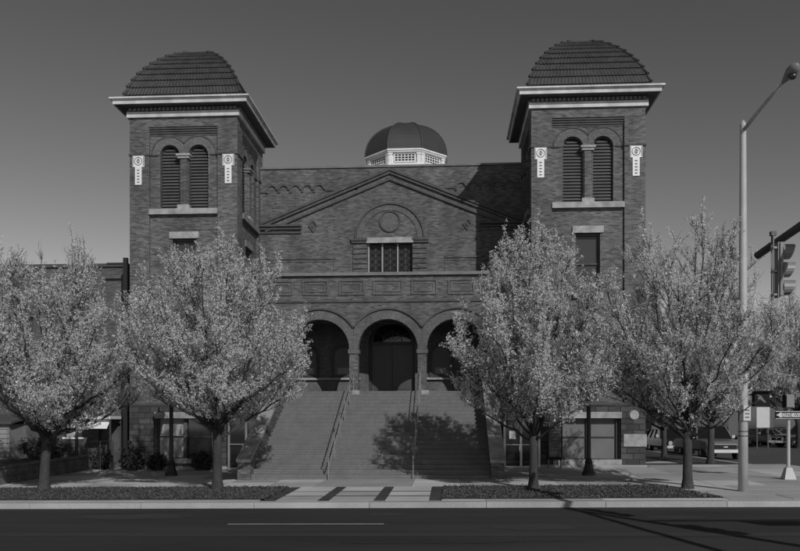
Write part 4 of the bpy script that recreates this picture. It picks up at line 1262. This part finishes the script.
# notice board by the right basement window
nx, ny = 4.28, 32.45; nz = zw(nx, ny)
nbd = empty('notice_board', (nx, ny, nz), 'dark free-standing notice board with pale lines before the basement window', 'notice board')
for s in (-.24, .24): MB().box(nx + s - .025, nx + s + .025, ny - .03, ny + .03, nz - .05, nz + 2.0).build('leg', 'dark_metal', nbd)
MB().box(nx - .30, nx + .30, ny - .075, ny - .032, nz + .32, nz + 2.02).build('board', 'sign_black', nbd)
MB().box(nx - .24, nx + .24, ny - .083, ny - .076, nz + .45, nz + 1.9).build('board_face', 'dark_metal', nbd)
mb = MB(); rg = random.Random(4)
for k in range(9):
    w = rg.uniform(.1, .19); mb.box(nx - w, nx + w, ny - .087, ny - .0835, nz + .62 + k * .13, nz + .66 + k * .13)
mb.build('board_lines', 'blind', nbd)

# ================================================================== VEHICLES
def vehicle(name, label, cat, x, y, rot, z, body='car_dark', kind='pickup', group=None, detail=True):
    """front faces local -y; local x across"""
    L, W, Hb, Hr = dict(pickup=(5.2, 1.95, 1.02, 1.72), wagon=(5.0, 1.88, .98, 1.50), sedan=(4.9, 1.85, .92, 1.38))[kind]
    base = MB; parts = []
    hw = W / 2
    fr0 = .26
    b = MB()
    # body: cross-section lofted along the length
    st = {'pickup': [(0.0, .50, .80, .93), (.10, .44, .92, .97), (.9, .40, 1.0, 1.0), (1.6, .40, 1.04, 1.0), (3.1, .40, 1.06, 1.0), (3.2, .40, 1.0, 1.0), (5.1, .42, 1.0, .99), (5.2, .5, .98, .97)],
          'wagon': [(0.0, .46, .74, .92), (.1, .40, .84, .97), (1.2, .34, .93, 1.0), (2.5, .32, .96, 1.0), (4.7, .34, .96, .99), (4.9, .4, .93, .97), (5.0, .46, .85, .94)],
          'sedan': [(0.0, .44, .70, .92), (.1, .38, .80, .97), (1.2, .33, .88, 1.0), (2.5, .31, .91, 1.0), (3.9, .33, .91, .99), (4.8, .4, .86, .97), (4.9, .46, .75, .94)]}[kind]
    def sec(yy, z0, z1, w):
        a = hw * w
        return [(-a * .94, yy, z0), (-a, yy, z0 + .12), (-a, yy, z1 - .16), (-a * .95, yy, z1 - .04), (-a * .8, yy, z1), (a * .8, yy, z1), (a * .95, yy, z1 - .04), (a, yy, z1 - .16), (a, yy, z0 + .12), (a * .94, yy, z0)]
    def loft(mb, secs):
        i = len(mb.v); n = len(secs[0])
        for s in secs: mb.v += s
        for j in range(len(secs) - 1):
            for k in range(n):
                mb.f.append((i + j * n + k, i + j * n + (k + 1) % n, i + (j + 1) * n + (k + 1) % n, i + (j + 1) * n + k))
        mb.f.append(tuple(i + k for k in range(n - 1, -1, -1))); mb.f.append(tuple(i + (len(secs) - 1) * n + k for k in range(n)))
    loft(b, [sec(*s) for s in st])
    parts.append(('body', body, b, False))
    zt = st[2][2] + .02
    cab = {'pickup': [(1.45, 1.62, .0), (2.05, 1.6, .1), (3.0, 1.6, .1), (3.2, 1.6, 0)], 'wagon': [(1.5, 0, 0), (2.1, 0, 0), (4.4, 0, 0), (4.85, 0, 0)], 'sedan': [(1.5, 0, 0), (2.2, 0, 0), (3.5, 0, 0), (4.2, 0, 0)]}[kind]
    y0, y1, y2, y3 = [c[0] for c in cab]
    wb, wt = hw * .93, hw * .74
    c = MB()
    zr = Hr
    c.hexa([(-wb, y0, zt - .05), (wb, y0, zt - .05), (wb, y3, zt - .05), (-wb, y3, zt - .05), (-wt, y1, zr - .06), (wt, y1, zr - .06), (wt, y2, zr - .06), (-wt, y2, zr - .06)])
    parts.append(('glasshouse', 'glass_dark', c, False))
    r = MB(); r.hexa([(-wt - .03, y1 - .05, zr - .059), (wt + .03, y1 - .05, zr - .059), (wt + .03, y2 + .05, zr - .059), (-wt - .03, y2 + .05, zr - .059),
                      (-wt + .08, y1 + .08, zr), (wt - .08, y1 + .08, zr), (wt - .08, y2 - .06, zr), (-wt + .08, y2 - .06, zr)])
    parts.append(('roof', body, r, False))
    for s in (-1, 1):
        for (ya, yb) in ((y0, y1), (y3, y2)):
            parts.append(('roof_pillar', body, MB().bar((s * wb * 1.005, ya, zt - .04), (s * (wt + .015), yb, zr - .05), .07, .07), False))
        for f in ((.5,) if kind == 'pickup' else (.38, .72)):
            ym, yn = y0 + (y3 - y0) * f, y1 + (y2 - y1) * f
            if kind != 'pickup': parts.append(('roof_pillar', body, MB().bar((s * wb * 1.005, ym, zt - .04), (s * (wt + .015), yn, zr - .05), .07, .05), False))
    g = MB().box(-hw * .57, hw * .57, -.03, .05, .54, .76); parts.append(('grille', 'tyre', g, False))
    gb = MB()
    gb.box(-.1, .1, -.05, -.031, .62, .68)
    gb.box(-hw * .58, hw * .58, -.05, -.002, .762, .785); parts.append(('grille_bars', 'chrome', gb, False))
    bm = MB().hexa([(-hw * 1.0, -.18, .36), (hw * 1.0, -.18, .36), (hw, .1, .38), (-hw, .1, .38), (-hw * .96, -.16, .52), (hw * .96, -.16, .52), (hw, .1, .53), (-hw, .1, .53)])
    parts.append(('front_bumper', 'chrome', bm, False))
    bm = MB().box(-hw * .98, hw * .98, L - .05, L + .1, .38, .54); parts.append(('rear_bumper', 'chrome', bm, False))
    for s in (-1, 1):
        parts.append(('headlight', 'headlamp', MB().tube((s * hw * .76, -.06, .66), (s * hw * .76, .06, .66), .095, .1, 14), False))
        parts.append(('headlight_ring', 'chrome', MB().ring(lambda a, b_, d_: (a, -.04 + d_, b_), s * hw * .76, .66, .096, .125, 0, 2 * math.pi, -.02, .05, 14), False))
    parts.append(('licence_plate', 'sign_white', MB().box(-.16, .16, -.175, -.162, .37, .47), False))
    for wy in (.85, L - 1.15):
        for s in (-1, 1):
            xo = s * (hw - .11)
            parts.append(('tyre', 'tyre', MB().tube((xo - .1, wy, .33), (xo + .1, wy, .33), .34, .34, 18), False))
            parts.append(('wheel_hub', 'hub', MB().tube((xo + s * .085, wy, .33), (xo + s * .112, wy, .33), .19, .14, 14), False))
    parts.append(('side_mirror', 'chrome', MB().box(hw, hw + .14, y0 + .2, y0 + .28, zt + .05, zt + .2).box(-hw - .14, -hw, y0 + .2, y0 + .28, zt + .05, zt + .2), False))
    if kind == 'pickup':
        bed = MB().box(-hw * .85, hw * .85, 3.35, 5.1, .995, 1.004); parts.append(('truck_bed', 'tyre', bed, False))
    root = empty(name, (0, 0, 0), label, cat, group)
    for n_, m_, mb_, s_ in parts: mb_.build(n_, m_, root, s_)
    root.location = (x, y, z); root.rotation_euler = (0, 0, rot)
    return root
GV = 'cars parked along the side street'
vehicle('pickup_truck', 'pale pickup with chrome bumper parked nose forward at the side street kerb', 'truck', 13.95, 41.2, R(2), zs(14, 41) + .004, 'car_light', 'pickup', GV)
vehicle('station_wagon', 'dark station wagon parked behind the pale pickup by the kerb', 'car', 13.95, 48.6, R(1), zs(14, 49) + .004, 'car_dark', 'wagon', GV)
vehicle('sedan', 'mid-grey sedan parked at the kerb behind the dark station wagon', 'car', 13.95, 56.0, 0, zs(14, 49) + .004, 'car_mid', 'sedan', GV)
GL = 'vehicles parked in the lot across the side street'
def far(px, Y, **k):
    X, _ = onY(px, 430, Y)
    vehicle(x=X, y=Y, z=zs(16, 50) + .005, group=GL, **k)
far(733, 66, name='sedan', label='pale sedan across the street beside the tall streetlight pole', cat='car', rot=R(-70), body='car_light', kind='sedan')
far(752, 68, name='sedan', label='dark sedan across the street below the pedestrian signal', cat='car', rot=R(-80), body='car_mid', kind='sedan')
far(777, 62, name='pickup_truck', label='black pickup across the street behind the one-way sign post', cat='truck', rot=R(-78), body='car_dark', kind='pickup')
far(744, 80, name='sedan', label='dark sedan in the second row across the street, left of the white sign board', cat='car', rot=R(-85), body='car_dark', kind='sedan')
far(790, 84, name='sedan', label='pale sedan in the second row across the street, behind the black pickup', cat='car', rot=R(-85), body='car_light', kind='sedan')
far(808, 60, name='station_wagon', label='black wagon across the street at the right of the one-way sign post', cat='car', rot=R(-80), body='car_dark', kind='wagon')

# ================================================================== FAR BUILDINGS
def far_building(name, x0, x1, y0, y1, h, wall, label, floors, nwin, roof_over=.3):
    z0 = .2
    root = empty(name, ((x0 + x1) / 2, y0, z0), label, 'building', 'buildings beyond the side street')
    MB().box(x0, x1, y0, y1, z0 - .3, h).build('wall', wall, root)
    MB().box(x0 - roof_over, x1 + roof_over, y0 - roof_over, y1 + roof_over, h + .003, h + .35).build('roof', 'far_roof', root)
    for f in range(floors):
        for k in range(nwin):
            c = x0 + (x1 - x0) * (k + .5) / nwin; zz = z0 + 1.1 + f * 3.2
            MB().box(c - .6, c + .6, y0 - .03, y0 - .003, zz, zz + 1.5).build('window', 'glass_dark', root)
            MB().box(c - .7, c + .7, y0 - .08, y0 - .003, zz - .12, zz - .005).build('window_sill', 'far_wall_light', root)
    return root
far_building('store_building', 22, 40, 88, 104, 4.6, 'far_wall', 'low grey flat-roofed store beyond the parked cars', 1, 6)
far_building('store_building', 41.5, 56, 84, 104, 5.2, 'far_wall_light', 'pale two-bay commercial building beyond the one-way sign', 1, 4)
far_building('brick_block', 8, 21, 105, 125, 7.5, 'far_wall', 'grey two-storey block at the far end of the side street', 2, 5)
far_building('warehouse', 57, 90, 90, 120, 7.0, 'far_wall', 'long grey warehouse beyond the pale commercial building', 2, 9)

wx, wz = onY(763, 417, 58.0)
ws = empty('sign_board', (wx, 58, .4), 'white sign board on two legs across the side street below the pedestrian signal', 'sign')
MB().box(wx - .45, wx + .45, 57.96, 58.04, wz - .75, wz + .7).build('panel', 'sign_white', ws)
for q in (-.38, .38): MB().box(wx + q - .04, wx + q + .04, 58.045, 58.12, .2, wz + .5).build('leg', 'dark_metal', ws)
